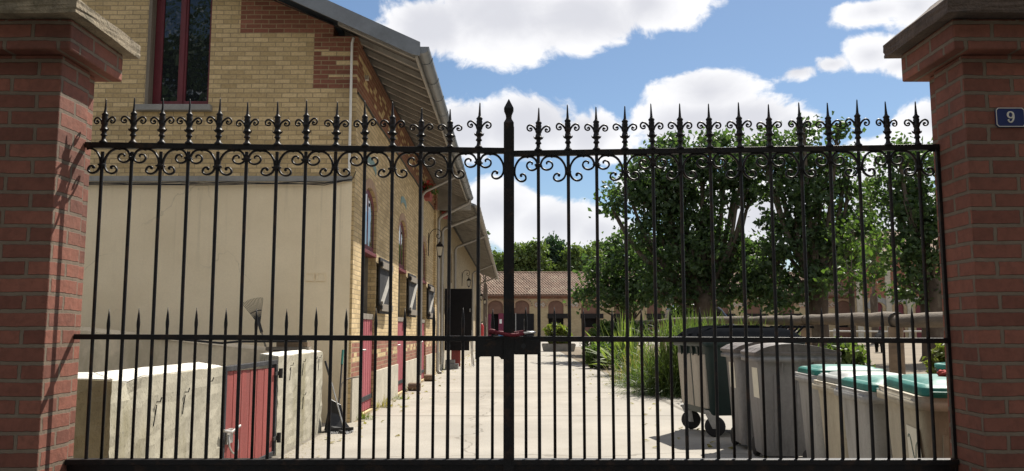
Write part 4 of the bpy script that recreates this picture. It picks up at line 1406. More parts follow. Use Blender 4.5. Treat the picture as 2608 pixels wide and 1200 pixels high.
far = thing('court_stable', (12, FY, 0), 'long cream brick stable with tiled roof and arched doors closing the court', 'building')
FX0, FX1 = -8.0, px(2185, FY)
EZ = 4.95
bays = [1262, 1329, 1416, 1500, 1584, 1668, 1752, 1836, 1920, 2004, 2088, 2150]
hol = []
for i, u in enumerate(bays):
    x = px(u, FY)
    hol.append([(x - .82, .03), (x + .82, .03), (x + .82, 3.75)] + [(x + .82 * math.cos(math.pi * k / 8), 3.75 + .62 * math.sin(math.pi * k / 8)) for k in range(1, 8)] + [(x - .82, 3.75)])
MB().prism([(FX0, 0), (FX1, 0), (FX1, EZ), (FX0, EZ)], hol, 'y', FY, FY + .4).build('wall', M['farbrick'], far)
MB().box(FX0, FX1, FY + .8, FY + .9, 0, EZ).build('inner_wall', M['dark'], far)
for i, u in enumerate(bays):
    x = px(u, FY)
    ring = [(x + 1.02 * math.cos(math.pi * k / 10), 3.72 + .86 * math.sin(math.pi * k / 10)) for k in range(11)]
    inn = [(x + .82 * math.cos(math.pi * k / 10), 3.75 + .62 * math.sin(math.pi * k / 10)) for k in range(11)]
    ar = MB().prism(ring + inn[::-1], [], 'y', FY - .04, FY + .0).build('arch', M['archbrick'], far)
    tr_ = MB()
    for k in range(13):
        a = math.pi * (k + .5) / 13
        cx_, cz_ = x + 1.12 * math.cos(a), 3.72 + .97 * math.sin(a)
        tr_.box(cx_ - .06, cx_ + .06, FY - .06, FY - .0, cz_ - .06, cz_ + .06)
    tr_.build('dentils', M['tile'], ar)
    MB().prism([(x - .81, 2.92), (x + .81, 2.92), (x + .81, 3.75)] + [(x + .81 * math.cos(math.pi * k / 8), 3.75 + .61 * math.sin(math.pi * k / 8)) for k in range(1, 8)] + [(x - .81, 3.75)], [], 'y', FY + .12, FY + .18).build('shutter', M['brownshut'], far)
    if i == 0:
        d = MB().box(x - .81, x - .45, FY + .10, FY + .16, .04, 2.9).box(x + .32, x + .95, FY - .05, FY - .0, .04, 2.98).build('door', M['magenta'], far)
        MB().box(x + .42, x + .68, FY - .07, FY - .051, 1.9, 2.35).build('notice', M['white'], d)
    elif i == 1:
        d = MB().box(x - .62, x + 1.3, FY - .12, FY - .03, .04, 2.95).build('door', M['blackdoor'], far)
        MB().box(x - .72, x - .60, FY - .14, FY - .02, .02, 3.0).build('post', M['stone'], d)
        MB().tube([(x + .25, FY - .17, .7), (x + .25, FY - .17, 2.4)], .03, 6).build('bar', M['pipe'], d)
    else:
        d = MB().box(x - .80, x + .80, FY + .16, FY + .22, .04, 1.5).build('half_door', M['brownshut'], far)
        MB().box(x - .9, x + 1.55, FY - .12, FY - .04, 2.45, 2.95).build('slide_rail', M['dark'], d)
    # lozenge panels between the bays
    if i < len(bays) - 1:
        x2 = (x + px(bays[i + 1], FY)) / 2 + .1
        pn = MB().box(x2 - .62, x2 + .62, FY - .02, FY, 3.55, 4.3).build('lozenge_panel', M['archbrick'], far)
        lz = MB()
        for k in (-.36, 0, .36):
            lz.prism([(x2 + k - .19, 3.92), (x2 + k, 3.66), (x2 + k + .19, 3.92), (x2 + k, 4.18)], [[(x2 + k - .10, 3.92), (x2 + k, 3.78), (x2 + k + .10, 3.92), (x2 + k, 4.06)]], 'y', FY - .035, FY - .021)
        lz.build('lozenge', M['palewood'], pn)
# tiled roof: each course is a real step, each tile a small roll
rm_ = MB()
RZ = 7.62
RD = 5.0
ROWS = 17
for r in range(ROWS):
    t0, t1 = r / ROWS, (r + 1) / ROWS
    y0, y1 = FY - .5 + RD * t0, FY - .5 + RD * t1
    z0, z1 = EZ + .05 + (RZ - EZ) * t0, EZ + .05 + (RZ - EZ) * t1
    x = FX0 - .4 + (r % 2) * .12
    vs, fs = [], []
    while x < FX1 + .3:
        dz = rnd.uniform(-.012, .018)
        k = len(vs)
        vs += [(x, y0, z0 + .02 + dz), (x + .12, y0, z0 + .10 + dz), (x + .27, y0, z0 + .02 + dz), (x, y1 + .05, z1 + .0), (x + .12, y1 + .05, z1 + .06), (x + .27, y1 + .05, z1 + .0), (x, y0, z0 - .06), (x + .12, y0, z0 + .01), (x + .27, y0, z0 - .06)]
        fs += [(k, k + 1, k + 4, k + 3), (k + 1, k + 2, k + 5, k + 4), (k + 6, k + 7, k + 1, k), (k + 7, k + 8, k + 2, k + 1)]
        x += .30
    rm_.add(vs, fs)
rm_.add([(FX0 - .4, FY - .5, EZ - .03), (FX1 + .3, FY - .5, EZ - .03), (FX1 + .3, FY - .5 + RD, RZ - .06), (FX0 - .4, FY - .5 + RD, RZ - .06), (FX1 + .3, FY - .5 + 2 * RD, EZ - .03), (FX0 - .4, FY - .5 + 2 * RD, EZ - .03)], [(0, 1, 2, 3), (3, 2, 4, 5)])
fr_ = rm_.build('roof', M['tile'], far, fix=False)
rg = MB()
x = FX0
while x < FX1:
    rg.tube([(x, FY - .5 + RD, RZ + .05), (x + .40, FY - .5 + RD, RZ + .05)], [.11, .13], 7)
    x += .40
rg.build('ridge', M['tile'], fr_)
MB().box(FX0 - .4, FX1 + .3, FY - .52, FY - .40, EZ - .16, EZ - .04).build('gutter', M['brownshut'], far)

# taller pavilion at the right end of the court
pav = thing('court_pavilion', (42, FY - 2, 0), 'tall pale cream pavilion with a narrow red arched door behind the right trees', 'building')
PY = FY - 2.0
PX0, PX1 = px(2186, PY), px(2470, PY)
pd = [px(2238, PY), px(2292, PY), px(2345, PY)]
hol = [arch(x - .5, x + .5, .03, 3.6, .5) for x in pd]
MB().prism([(PX0, 0), (PX1, 0), (PX1, 9.4), (PX0, 9.4)], hol, 'y', PY, PY + .4).build('wall', M['farbrick'], pav)
MB().box(PX0, PX0 + .3, PY + .4, PY + 9, 0, 9.4).build('side_wall', M['farbrick'], pav)
MB().box(PX0 + .3, PX1, PY + .8, PY + .9, 0, 9.3).build('inner_wall', M['dark'], pav)
for x in pd:
    MB().prism(arch(x - .49, x + .49, .04, 3.6, .49), [], 'y', PY + .15, PY + .22).build('door', M['darkred'], pav)
    ring = [(x + 1.15 * math.cos(math.pi * k / 10), 3.6 + 1.1 * math.sin(math.pi * k / 10)) for k in range(11)]
    inn = [(x + .9 * math.cos(math.pi * k / 10), 3.35 + .8 * math.sin(math.pi * k / 10)) for k in range(11)]
    MB().prism(ring + inn[::-1], [], 'y', PY - .05, PY).build('arch', M['stone'], pav)
for x in (PX0 + .2, (pd[0] + pd[1]) / 2, (pd[1] + pd[2]) / 2):
    MB().box(x - .28, x + .28, PY - .14, PY, 0, 9.2).build('pilaster', M['plinth'], pav)
MB().prism([(PY - .5, 9.35), (PY + 4.5, 12.2), (PY + 9.5, 9.35), (PY + 9.5, 9.2), (PY - .5, 9.2)], [], 'x', PX0 - .4, PX1 + .4).build('roof', M['tile'], pav)

bl = thing('plastic_barrel', (px(1278, 86), 86, .012), 'blue plastic barrel standing in front of the magenta stable door', 'barrel')
MB().lathe([(.30, 0), (.34, .05), (.35, .3), (.365, .32), (.35, .34), (.35, .62), (.365, .64), (.35, .66), (.34, .92), (.28, .96)], n=18).build('body', M['blue'], bl, local=True)
MB().lathe([(.28, .962), (.29, .985), (.27, .99)], n=18).build('lid', M['black'], bl, local=True)
# things hung and leant along the end of the stable row
for i, (y, zt, lab, mt, kind) in enumerate([(29.3, 1.9, 'long pale handled fork leaning right beside the open black leaf', 'fork', 0), (30.2, 1.85, 'pale handled shovel leaning just beyond the open black leaf', 'shovel', 1), (48.0, 2.0, 'long handled shovel leaning far along the stable row', 'shovel', 1)]):
    t = thing(mt, (XR2 + .3, y, 0), lab, mt, 'tools leaning along the stable row')
    MB().tube([(.62, -.1, .08), (.50, 0, zt)], .018, 8).build('handle', M['palewood'], t, local=True)
    hm = MB()
    if kind == 0:
        for k in (-.09, -.03, .03, .09):
            hm.tube([(.62, k - .1, .10), (.66, k - .1, .05), (.70, k - .12, -.0)], .008, 5)
        hm.bar((.62, -.2, .10), (.62, 0, .10), .02, .02)
    else:
        hm.hexa([(.62, -.22, 0), (.66, -.22, 0), (.66, .02, 0), (.62, .02, 0)], [(.60, -.2, .30), (.63, -.2, .30), (.63, 0, .30), (.60, 0, .30)])
    hm.build('head', M['steel'], t, local=True)
fx_ = thing('fire_extinguisher', (XR2 + .16, 58.8, .7), 'red fire extinguisher hung near the far end of the stable row', 'extinguisher')
MB().lathe([(.15, 0), (.17, .04), (.17, .8), (.10, .95), (.06, 1.0)], n=14).build('tank', M['redpl'], fx_, local=True)
MB().tube([(0, 0, 1.0), (0, 0, 1.1), (.12, 0, 1.12)], .03, 6).build('valve', M['black'], fx_, local=True)
bk_ = MB().lathe([(.16, 0), (.20, .30), (.215, .31), (.20, .325), (.17, .05)], (XR2 + .3, 50.2, .012), 16).build('bucket', M['redpl'])
tag(bk_, 'red plastic bucket on the ground along the stable row', 'bucket')


# ------------------------------------------------------------------ paddock fence of round timber
def fence_pt(y):
    return Vector((4.85 + .35 * min(1, (y - 7) / 10) + .5 * max(0, (y - 17) / 40), y, 1.40 + .010 * (y - 8) if y < 26 else 1.58))


fe = thing('paddock_fence', (5.2, 18, 0), 'round log rail fence on short posts behind the row of bins', 'fence')
ys = [6.6, 10.9, 14.6, 18.4, 22.2, 26.0, 30.0, 35, 40, 46, 52]
for i in range(len(ys) - 1):
    a, b = fence_pt(ys[i] - .04), fence_pt(ys[i + 1] + .12)
    n = 9
    pts, rs = [], []
    for k in range(n + 1):
        p_ = a.lerp(b, k / n)
        p_ += Vector((rnd.uniform(-.012, .012), 0, rnd.uniform(-.012, .012) + .012 * (i % 2)))
        pts.append(p_)
        rs.append(.098 - .014 * k / n + rnd.uniform(-.005, .005))
    MB().tube(pts, rs, 12).build('rail', M['rail'], fe)
for i, y in enumerate(ys):
    p_ = fence_pt(y)
    lean = rnd.uniform(-.03, .03)
    ps = MB().tube([(p_.x + .02 + lean, y, -.02), (p_.x + lean / 2, y, .7), (p_.x - .005, y, p_.z - .085)], [.105, .098, .092], 12).build('post', M['log'], fe)
    if i == 1:
        wr = MB()
        for k in range(2):
            wr.tube([(p_.x + .105 * math.cos(a), y - .05 + .03 * k, p_.z + .0 + .105 * math.sin(a)) for a in [q * math.pi / 8 for q in range(17)]], .006, 5)
        wr.build('wire_tie', M['cable'], ps)
# second fence across the far side of the paddock
f2 = thing('paddock_fence', (14, 58, 0), 'pale far rail fence crossing the paddock before the trees end', 'fence')
for z in (.55, 1.15):
    MB().tube([(6.5 + k * 3.2, 60 - k * .3, z + rnd.uniform(-.03, .03)) for k in range(14)], .06, 7).build('rail', M['palewood'], f2)
for k in range(14):
    MB().tube([(6.5 + k * 3.2, 60.1 - k * .3, 0), (6.5 + k * 3.2, 60.1 - k * .3, 1.35)], .075, 7).build('post', M['palewood'], f2)

# ------------------------------------------------------------------ vegetation
def leaves(pts, size, rr, up=.25, long=1.5):
    """pts: list of points; one folded leaf each"""
    mb = MB()
    for p_ in pts:
        nrm = Vector((rr.gauss(0, 1), rr.gauss(0, 1), rr.gauss(0, 1) + up))
        if nrm.length < .01:
            continue
        nrm.normalize()
        t = nrm.orthogonal().normalized()
        t.rotate(Matrix.Rotation(rr.uniform(0, 6.28), 3, nrm))
        b = nrm.cross(t)
        s_ = size * rr.uniform(.6, 1.25) / 2
        l = s_ * long
        c = Vector(p_)
        f = nrm * s_ * .35
        mb.add([c - t * l, c - b * s_ + f - t * l * .1, c + t * l, c + b * s_ + f - t * l * .1, c - t * l * .0], [(0, 1, 2), (0, 2, 3)])
    return mb


def crown_points(ells, rr, per, clump, csize):
    """clumps of leaves spread through ellipsoids, thicker near the outside"""
    res = []
    for (c, r) in ells:
        vol = (r[0] * r[1] * r[2]) ** (1 / 3)
        n = max(3, int(per * vol ** 2.1))
        for _ in range(n):
            d = Vector((rr.gauss(0, 1), rr.gauss(0, 1), rr.gauss(0, 1))).normalized() * rr.uniform(.35, 1.0) ** .6
            q = Vector((c[0] + d.x * r[0], c[1] + d.y * r[1], c[2] + d.z * r[2]))
            k = int(clump * rr.uniform(.5, 1.5))
            cs = csize * rr.uniform(.6, 1.3)
            for _ in range(k):
                res.append((q.x + rr.gauss(0, cs), q.y + rr.gauss(0, cs), q.z + rr.gauss(0, cs * .7)))
    return res


def tree(name, label, base, trunk_r, fork, ells_px, Y, lmat, bmat='bark', size=.2, per=12, clump=22, csize=.28, seed=1, group=None, lean=0, depth=1.0, limbs=True, cat='tree'):
    rr = random.Random(seed)
    ells = []
    for (u, v, ru, rv) in ells_px:
        sx_ = ru * Y / 2125
        sz_ = rv * Y / 2125
        ells.append(((px(u, Y), Y + rr.uniform(-.8, .8) * depth, pz(v, Y)), (sx_, max(.5, (sx_ + sz_) * .5 * depth), sz_)))
    t = thing(name, (base, Y, 0), label, cat, group)
    w = MB()
    f = Vector((base + lean, Y, fork))
    w.tube([(base, Y, -.05), (base + lean * .2, Y, .25), (base + lean * .5, Y, fork * .55), f, f + Vector((lean * .2, 0, fork * .12))], [trunk_r * 1.5, trunk_r * 1.12, trunk_r, trunk_r * 1.12, trunk_r * .8], 14)
    w.build('trunk', M[bmat], t)
    if limbs:
        lm = MB()
        for (c, r) in ells:
            c = Vector(c)
            if c.z < fork + .3:
                a = f - Vector((0, 0, .4))
            else:
                a = f
            mid = a.lerp(c, .5) + Vector((rr.uniform(-.3, .3), rr.uniform(-.2, .2), -.12 * (c - a).length * .2))
            mid.x = a.x + (c.x - a.x) * .68
            k = min(1, .35 + (c - a).length * .06)
            lm.tube(catmull([a, mid, c, c + Vector((rr.uniform(-.2, .2), 0, r[2] * .7))], 3), [trunk_r * q * k for q in (.55, .48, .42, .36, .30, .26, .22, .16, .10, .05)], 7)
            for _ in range(4):
                e = c + Vector((rr.uniform(-.8, .8) * r[0], rr.uniform(-.6, .6) * r[1], rr.uniform(.0, .9) * r[2]))
                s0 = mid.lerp(c, rr.uniform(.2, 1))
                lm.tube([s0, s0.lerp(e, .5) + Vector((0, 0, -.05)), e], [trunk_r * .12, trunk_r * .09, trunk_r * .03], 5)
        lm.build('limbs', M['branch'], t)
    pts = crown_points(ells, rr, per, clump, csize)
    leaves(pts, size, rr).build('crown', M[lmat], t, fix=False)
    return t


PG = 'plane trees in the paddock'
tree('plane_tree', 'large plane tree with forked trunk and wide crown, nearest the centre post', px(1795, 38), .42, 2.6,
     [(1690, 420, 95, 55), (1610, 500, 75, 38), (1660, 475, 80, 45), (1745, 465, 85, 55), (1720, 560, 90, 45), (1660, 610, 70, 45), (1790, 400, 50, 40), (1720, 365, 38, 26), (1835, 355, 48, 30), (1900, 360, 34, 26),
      (1850, 430, 70, 50), (1800, 530, 55, 45), (1760, 650, 80, 50), (1700, 700, 70, 45), (1830, 690, 60, 45), (1880, 490, 55, 35), (1900, 640, 50, 40), (1570, 530, 40, 16), (1780, 740, 60, 30), (1720, 765, 60, 30), (1670, 740, 45, 45), (1860, 755, 45, 30), (1840, 620, 60, 40), (1910, 425, 50, 45), (1915, 490, 45, 26), (1930, 640, 46, 36), (1910, 710, 50, 36), (1700, 520, 70, 36), (1780, 590, 60, 36)], 38, 'leaf', size=.175, per=34, seed=11, group=PG)
tree('plane_tree', 'tall plane tree with the widest bare trunk, in the middle of the paddock', px(2085, 36), .40, 3.0,
     [(1960, 400, 60, 55), (2040, 400, 70, 60), (2110, 420, 65, 60), (2055, 335, 32, 26), (2135, 345, 36, 22), (1985, 480, 60, 40), (2080, 500, 80, 50), (2140, 560, 60, 60), (1990, 560, 45, 35), (2040, 610, 80, 50), (2110, 660, 70, 50),
      (1975, 720, 70, 50), (1960, 650, 50, 35), (2170, 490, 40, 40), (2060, 720, 50, 36), (1990, 345, 34, 22), (1990, 770, 60, 26), (1930, 730, 40, 36), (2185, 570, 46, 46), (2175, 660, 46, 46), (2030, 560, 46, 36), (2170, 410, 36, 30)], 36, 'leaf', size=.175, per=34, seed=12, group=PG)
tree('plane_tree', 'plane tree partly hidden by the right brick pillar', px(2375, 34), .42, 3.0,
     [(2300, 400, 60, 40), (2370, 410, 60, 45), (2310, 480, 70, 55), (2390, 510, 60, 70), (2330, 570, 70, 55), (2290, 650, 60, 50), (2380, 640, 60, 60), (2310, 730, 60, 40), (2400, 740, 40, 40), (2440, 560, 60, 90)], 34, 'leaf', size=.175, per=34, seed=13, group=PG)
tree('lime_tree', 'low dark bushy tree between the path and the forked plane tree', px(1605, 44), .22, 1.6,
     [(1590, 640, 45, 45), (1540, 700, 55, 45), (1610, 710, 70, 55), (1500, 745, 36, 30), (1570, 755, 70, 35), (1650, 740, 50, 45), (1650, 655, 40, 45)], 44, 'leaf', size=.175, per=34, seed=14, depth=1.1)
tree('young_tree', 'slender young tree with yellowish leaves between the two right plane trees', px(2172, 30), .09, 3.0,
     [(2180, 640, 46, 40), (2150, 700, 46, 32), (2215, 700, 46, 34), (2125, 745, 30, 18), (2200, 580, 40, 36), (2235, 630, 36, 36)], 30, 'leaf_young', size=.15, per=20, seed=15)
tree('poplar_tree', 'tall pale poplar rising behind between the two right plane trees', px(2228, 75), .3, 4,
     [(2228, 490, 22, 45), (2226, 560, 30, 60), (2232, 640, 32, 60)], 75, 'leaf_far', size=.34, per=5, seed=16, csize=.5)

BG = 'trees beyond the far stable roof'
for i, (u, ell, mt, lab, yy) in enumerate([
    (1268, [(1255, 670, 30, 28), (1290, 672, 32, 30), (1262, 705, 34, 25)], 'leaf_far', 'round light green tree just right of the stable row eaves', 112),
    (1345, [(1335, 655, 36, 34), (1362, 640, 30, 22), (1320, 690, 36, 26), (1370, 685, 34, 28), (1345, 715, 60, 20)], 'leaf_far', 'broad light green tree beside the gate centre post', 110),
    (1410, [(1405, 635, 16, 28), (1390, 660, 26, 30), (1425, 655, 26, 34), (1408, 690, 44, 32)], 'leaf_blue', 'bluish dark pointed tree rising above the far stable roof', 116),
    (1485, [(1465, 655, 30, 24), (1500, 660, 34, 28), (1450, 690, 34, 24), (1490, 695, 46, 26)], 'leaf_far', 'light green tree with pale bare twigs on its top behind the tiled roof', 113),
    (1545, [(1535, 645, 34, 26), (1560, 660, 36, 34), (1545, 700, 50, 30)], 'leaf_far', 'pale feathery tree behind the roof, left of the bushy dark tree', 118),
    (1700, [(1640, 665, 50, 35), (1710, 650, 50, 40), (1780, 660, 50, 35), (1700, 700, 90, 30)], 'leaf_blue', 'wide dark tree seen through the forked plane tree', 120),
    (1930, [(1880, 650, 50, 35), (1950, 655, 50, 35), (1920, 700, 80, 30)], 'leaf_far', 'light green tree seen in the gap between the two big plane trees', 116),
    (2290, [(2260, 640, 40, 50), (2330, 620, 50, 50)], 'leaf_blue', 'dark tree beyond the pavilion at the right', 124)]):
    tree('broadleaf_tree', lab, px(u, yy), .3, 3.5, ell, yy, mt, size=.34, per=13, clump=24, csize=.5, seed=30 + i, group=BG, depth=1.2)
tree('broadleaf_tree', 'small tree top peeping over the eaves of the stable row', px(1236, 80), .2, 5, [(1236, 600, 12, 22), (1228, 640, 14, 20)], 80, 'leaf', size=.3, per=6, clump=14, csize=.3, seed=50)
# tall tree mirrored in the gable window; three unseen trees added to dim pillars
rr_ = random.Random(77)
for k, (x, y, hh, lab) in enumerate([(-13.5, -13, 12, 'tall street tree mirrored as dark foliage in the gable window'), (-5.5, -8.5, 9, 'left unseen tree added behind the viewer to shade the pillar fronts'), (2.5, -9, 10, 'middle unseen tree added behind the viewer to shade the pillar fronts'), (10, -9, 9.5, 'right unseen tree added behind the viewer to shade the pillar fronts')]):
    stt = thing('offscreen_tree', (x, y, 0), lab, 'tree', 'street trees behind the viewer')
    MB().tube([(x, y, 0), (x + .1, y, 4), (x + .4, y, hh * .75)], [.35, .26, .12], 10).build('trunk', M['bark'], stt)
    leaves(crown_points([((x, y, hh), (4, 3, 4)), ((x + 3.2, y, hh - 3.5), (3, 2.4, 3.2)), ((x - 3.2, y, hh - 3.5), (3, 2.4, 3.2))], rr_, 8.0, 16, .5), .55, rr_).build('crown', M['leaf'], stt, fix=False)


def bush(name, label, c, r, h, mat, size, n, seed, group=None, cat='bush', long=1.8):
    rr = random.Random(seed)
    t = thing(name, (c[0], c[1], 0), label, cat, group)
    st_ = MB()
    for k in range(9):
        a = rr.uniform(0, 6.28)
        st_.tube([(c[0] + rr.uniform(-.1, .1), c[1] + rr.uniform(-.1, .1), 0), (c[0] + r * .35 * math.cos(a), c[1] + r * .35 * math.sin(a), h * .45), (c[0] + r * .65 * math.cos(a), c[1] + r * .65 * math.sin(a), h * .8)], [.016, .011, .004], 5)
    st_.build('stems', M['branch'], t)
    ells = []
    for k in range(8):
        a = rr.uniform(0, 6.28)
        d = r * rr.uniform(.1, .68)
        zz = h * rr.uniform(.28, .74)
        ells.append(((c[0] + d * math.cos(a), c[1] + d * math.sin(a), zz), (r * .42, r * .42, h * .28)))
    pts = []
    for (cc, rd) in ells:
        for _ in range(n // 8 // 7):
            dv = Vector((rr.gauss(0, 1), rr.gauss(0, 1), rr.gauss(0, 1))).normalized() * rr.uniform(.3, 1) ** .5
            q = (cc[0] + dv.x * rd[0], cc[1] + dv.y * rd[1], max(.03, cc[2] + dv.z * rd[2]))
            for _ in range(7):
                pts.append((q[0] + rr.gauss(0, .06), q[1] + rr.gauss(0, .06), max(.02, q[2] + rr.gauss(0, .05))))
    leaves(pts, size, rr, long=long).build('foliage', M[mat], t, fix=False)
    return t


def blades(name, label, c, n, length, width, mat, seed, spread=.9, droop=.5, group=None, base_r=.2, cat='plant', z0=0):
    rr = random.Random(seed)
    t = thing(name, (c[0], c[1], z0), label, cat, group)
    mb = MB()
    for k in range(n):
        a = rr.uniform(0, 6.28)
        tilt = rr.uniform(.05, spread)
        L = length * rr.uniform(.55, 1.1)
        b0 = Vector((c[0] + rr.gauss(0, base_r), c[1] + rr.gauss(0, base_r), z0))
        d = Vector((math.cos(a) * math.sin(tilt), math.sin(a) * math.sin(tilt), math.cos(tilt)))
        s_ = d.cross(Vector((0, 0, 1)))
        if s_.length < .01:
            s_ = Vector((1, 0, 0))
        s_.normalize()
        s_.rotate(Matrix.Rotation(rr.uniform(-.7, .7), 3, d))
        pts = []
        for i in range(5):
            f = i / 4
            pts.append(b0 + d * (L * f) + Vector((0, 0, -droop * L * f * f * math.sin(tilt))))
        ws = [width * q for q in (.6, 1, .85, .55, .04)]
        vs = []
        for p_, w_ in zip(pts, ws):
            vs += [p_ - s_ * w_ / 2, p_ + s_ * w_ / 2]
        mb.add(vs, [(2 * i, 2 * i + 1, 2 * i + 3, 2 * i + 2) for i in range(4)])
    mb.build('blades', M[mat], t, fix=False)
    return t


bush('garden_shrub', 'dense dark green shrub at the left end of the planting bed beside the path', (2.95, 28.2), .95, 1.05, 'leaf_dark', .07, 5200, 61)
bush('garden_shrub', 'taller shrub behind the sword leaved plant, in front of the fence', (4.1, 33), 1.3, 1.75, 'leaf_dark', .09, 5200, 62)
blades('sword_leaf_plant', 'tall sword leaved plant with long bright arching blades in the planting bed', (3.25, 24.0), 95, 1.75, .085, 'blade', 63, 1.15, .35, base_r=.16, z0=.15)
bush('garden_shrub', 'low twiggy grey green shrub below the sword leaved plant', (3.3, 22.4), .75, .75, 'leaf_dark', .05, 3600, 64)
blades('dry_grass_clump', 'dry straw coloured grass clump between the sword leaves and the bright green clump', (3.3, 20.6), 620, 1.15, .014, 'straw', 65, 1.2, .7, base_r=.30)
blades('grass_clump', 'low clump of fine olive grass with dry tips at the path edge', (3.25, 19.5), 1700, 1.05, .013, 'leaf_dark', 66, 1.3, .9, base_r=.32)
blades('tall_grass_clump', 'big lush clump of fine arching bright green grass left of the container', (3.55, 17.3), 4200, 1.75, .017, 'leaf_bush', 67, 1.25, .95, base_r=.30)
blades('grass_tuft', 'spray of bright green grass blades on top of the lush clump', (3.6, 17.4), 420, .85, .018, 'leaf_bush', 68, 1.1, .6, base_r=.42, z0=1.05)
blades('grass_tuft', 'bright green grass blades rising behind the container lid', (4.35, 16.0), 380, .9, .016, 'leaf_bush', 69, 1.0, .5, base_r=.5, z0=.85)
bush('garden_shrub', 'green shrub carrying the tall grass behind the container', (4.3, 16.1), .8, 1.25, 'leaf_bush', .06, 3600, 70)
bush('garden_shrub', 'yellow green shrub in a grey trough far up the path', (2.75, 50), 1.0, 2.1, 'leaf_yellow', .16, 2600, 71)
tr2 = thing('plant_trough', (2.75, 49.6, .012), 'grey plant trough under the yellow green shrub', 'trough')
MB().hexa([(-.9, -.3, 0), (.9, -.3, 0), (.9, .3, 0), (-.9, .3, 0)], [(-1, -.38, .42), (1, -.38, .42), (1, .38, .42), (-1, .38, .42)]).build('body', M['stone'], tr2, local=True, bevel=.02)
MB().box(-.95, .95, -.34, .34, .425, .46).build('soil', M['bed'], tr2, local=True)
bush('garden_shrub', 'leafy green shrub in the paddock behind the brown lidded bins', (5.75, 14.6), .55, 1.15, 'leaf_bush', .10, 1500, 72)
bush('garden_shrub', 'small yellowish shrub in the paddock beside the right pillar', (9.0, 17.6), .34, 1.05, 'leaf_yellow', .10, 600, 73)
for i, (x, y, sz, lab) in enumerate([(XW + .12, 12.4, .16, 'small weed growing at the house corner beside the dustpan'), (XW + .16, 14.25, .22, 'dry weed tuft at the wall base right of the first stable door'), (XW + .2, 15.9, .14, 'tiny weed at the wall base left of the second stable door'), (XW + .14, 18.2, .22, 'dry weed tuft behind the first log doorstop')]):
    blades('weed', lab, (x, y), 60, sz, .012, 'straw' if i % 2 else 'leaf_yellow', 80 + i, 1.3, .5, 'weeds along the stable wall', .07, 'weed', .012)
# flower boxes high under the eaves
for i, (y, z, lab) in enumerate([(20.9, 4.66, 'red geraniums in a box under the eaves of the brick house'), (26.6, 4.95, 'red geraniums with more green leaves where the eaves step down')]):
    t = thing('flower_box', (XW + .14, y, z), lab, 'flower box', 'flower boxes under the eaves')
    MB().hexa([(-.08, -.3, -.08), (.08, -.3, -.08), (.08, .3, -.08), (-.08, .3, -.08)], [(-.1, -.32, .08), (.1, -.32, .08), (.1, .32, .08), (-.1, .32, .08)]).build('box', M['redwood'], t, local=True)
    rr = random.Random(90 + i)
    leaves([(rr.gauss(0, .09), rr.uniform(-.32, .32), .10 + abs(rr.gauss(0, .09))) for _ in range(160)], .07, rr).build('leaves', M['leaf_bush'], t, local=True, fix=False)
    leaves([(rr.gauss(0, .1), rr.uniform(-.32, .32), .16 + abs(rr.gauss(0, .09))) for _ in range(90)], .06, rr).build('flowers', M['redpl'], t, local=True, fix=False)

# loose grit, straw and dead leaves on the slabs by the enclosure
lt = MB()
rr = random.Random(99)
for k in range(420):
    x = -2.42 + abs(rr.gauss(0, .22))
    y = rr.uniform(8.0, 12)
    a = rr.uniform(0, 6.28)
    l = rr.uniform(.006, .03)
    lt.add([(x, y, .014), (x + l * math.cos(a), y + l * math.sin(a), .02), (x + l * .6 * math.cos(a + .8), y + l * .6 * math.sin(a + .8), .015)], [(0, 1, 2)])
tag(lt.build('litter', M['straw'], fix=False), 'loose straw and grit scattered along the foot of the enclosure wall', 'litter', kind='stuff')

dl_ = []
rr = random.Random(123)
for k in range(260):
    x = rr.choice((-1, 1))
    dl_.append(((2.6 - abs(rr.gauss(0, .5))) if x > 0 else (-2.2 + abs(rr.gauss(0, .35))), rr.uniform(7, 45), .022))
tag(leaves(dl_, .06, rr, up=4).build('dead_leaves', M['straw'], fix=False), 'dead leaves scattered along both edges of the yard', 'leaves', kind='stuff')

# ------------------------------------------------------------------ van behind the forked plane tree
vn = thing('van', (px(1795, 46), 46, .012), 'dark round roofed van parked behind the forked plane tree', 'van')
prof = [(-2.1, .45), (2.2, .45), (2.28, 1.0), (2.2, 1.35), (1.35, 1.55), (.75, 2.35), (.45, 2.58), (-1.55, 2.66), (-1.95, 2.45), (-2.14, 1.5)]
b = MB()
b.prism(prof, [], 'y', -.92, .92)
b.build('body', M['van'], vn, local=True, bevel=.09)
wn_ = MB()
for yy in (-.928, .922):
    wn_.prism([(-1.9, 1.5), (-.55, 1.5), (-.55, 2.3), (-1.65, 2.36)], [], 'y', yy, yy + .006)
    wn_.prism([(-.45, 1.5), (1.15, 1.5), (.62, 2.2), (-.45, 2.3)], [], 'y', yy, yy + .006)
wn_.build('window', M['carglass'], vn, local=True)
for wx in (-1.35, 1.45):
    for wy in (-.86, .86):
        q = MB().tube([(wx, wy - .1, .34), (wx, wy + .1, .34)], .34, 18).build('wheel', M['rubber'], vn, local=True)
        MB().tube([(wx, wy - .11, .34), (wx, wy + .11, .34)], .18, 14).build('rim', M['steel'], q, local=True)
for yy in (-.7, .7):
    MB().lathe([(.10, -.02), (.11, .0), (.09, .02)], n=12).build('headlight', M['lampglass'], vn, local=True, loc=None).location = (2.29, yy, 1.0)

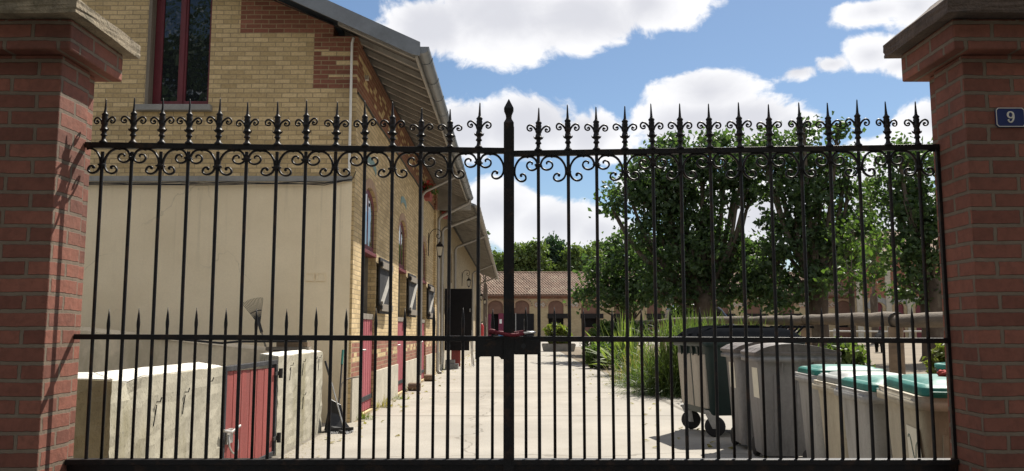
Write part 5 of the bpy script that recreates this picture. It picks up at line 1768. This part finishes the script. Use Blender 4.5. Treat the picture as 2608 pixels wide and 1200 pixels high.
# ------------------------------------------------------------------ black pony grazing in the paddock
py_ = thing('pony', (px(2236, 47), 47, 0), 'black pony standing in the paddock shade, seen through the right gate bars', 'pony', rz=R(62))
sk = [  # (x, y, z, r, parent)
    (0, 0, .80, .24, None),        # belly
    (-.42, 0, .86, .25, 0),        # croup
    (.40, 0, .82, .24, 0),         # chest
    (.62, 0, .98, .15, 2),         # neck root
    (.86, 0, 1.10, .115, 3),       # neck
    (1.02, 0, 1.12, .105, 4),      # poll
    (1.16, 0, .96, .085, 5),       # face
    (1.25, 0, .82, .06, 6),        # muzzle
    (-.66, 0, .84, .06, 1),        # dock
    (-.76, 0, .60, .055, 8), (-.78, 0, .30, .035, 9)]
for s in (-1, 1):
    o0 = len(sk)
    sk += [(.40, s * .12, .60, .105, 2), (.41, s * .13, .38, .055, o0), (.40, s * .13, .12, .042, o0 + 1), (.44, s * .13, .03, .055, o0 + 2)]
    o0 = len(sk)
    sk += [(-.44, s * .13, .60, .12, 1), (-.36, s * .14, .50, .09, o0), (-.52, s * .14, .36, .055, o0 + 1), (-.48, s * .14, .12, .042, o0 + 2), (-.44, s * .14, .03, .055, o0 + 3)]
    o0 = len(sk)
    sk += [(1.01, s * .05, 1.24, .025, 5), (1.02, s * .06, 1.32, .010, o0)]
me = bpy.data.meshes.new('body')
me.from_pydata([q[:3] for q in sk], [(i, q[4]) for i, q in enumerate(sk) if q[4] is not None], [])
me.materials.append(M['pony'])
bo = bpy.data.objects.new('body', me)
C.objects.link(bo)
bo.parent = py_
md = bo.modifiers.new('skin', 'SKIN')
for i, q in enumerate(sk):
    me.skin_vertices[0].data[i].radius = (q[3], q[3])
    me.skin_vertices[0].data[i].use_root = (i == 0)
sb = bo.modifiers.new('subsurf', 'SUBSURF')
sb.levels = sb.render_levels = 2
mn = MB()
rr = random.Random(5)
for k in range(120):
    f = rr.random()
    x, z = .55 + .5 * f, 1.12 + .14 * f
    mn.tube([(x, rr.uniform(-.03, .03), z), (x - .03, rr.choice((-1, 1)) * .12, z - .12), (x - .05, rr.choice((-1, 1)) * .13, z - .28)], [.010, .008, .002], 4)
mn.build('mane', M['black'], py_, local=True)
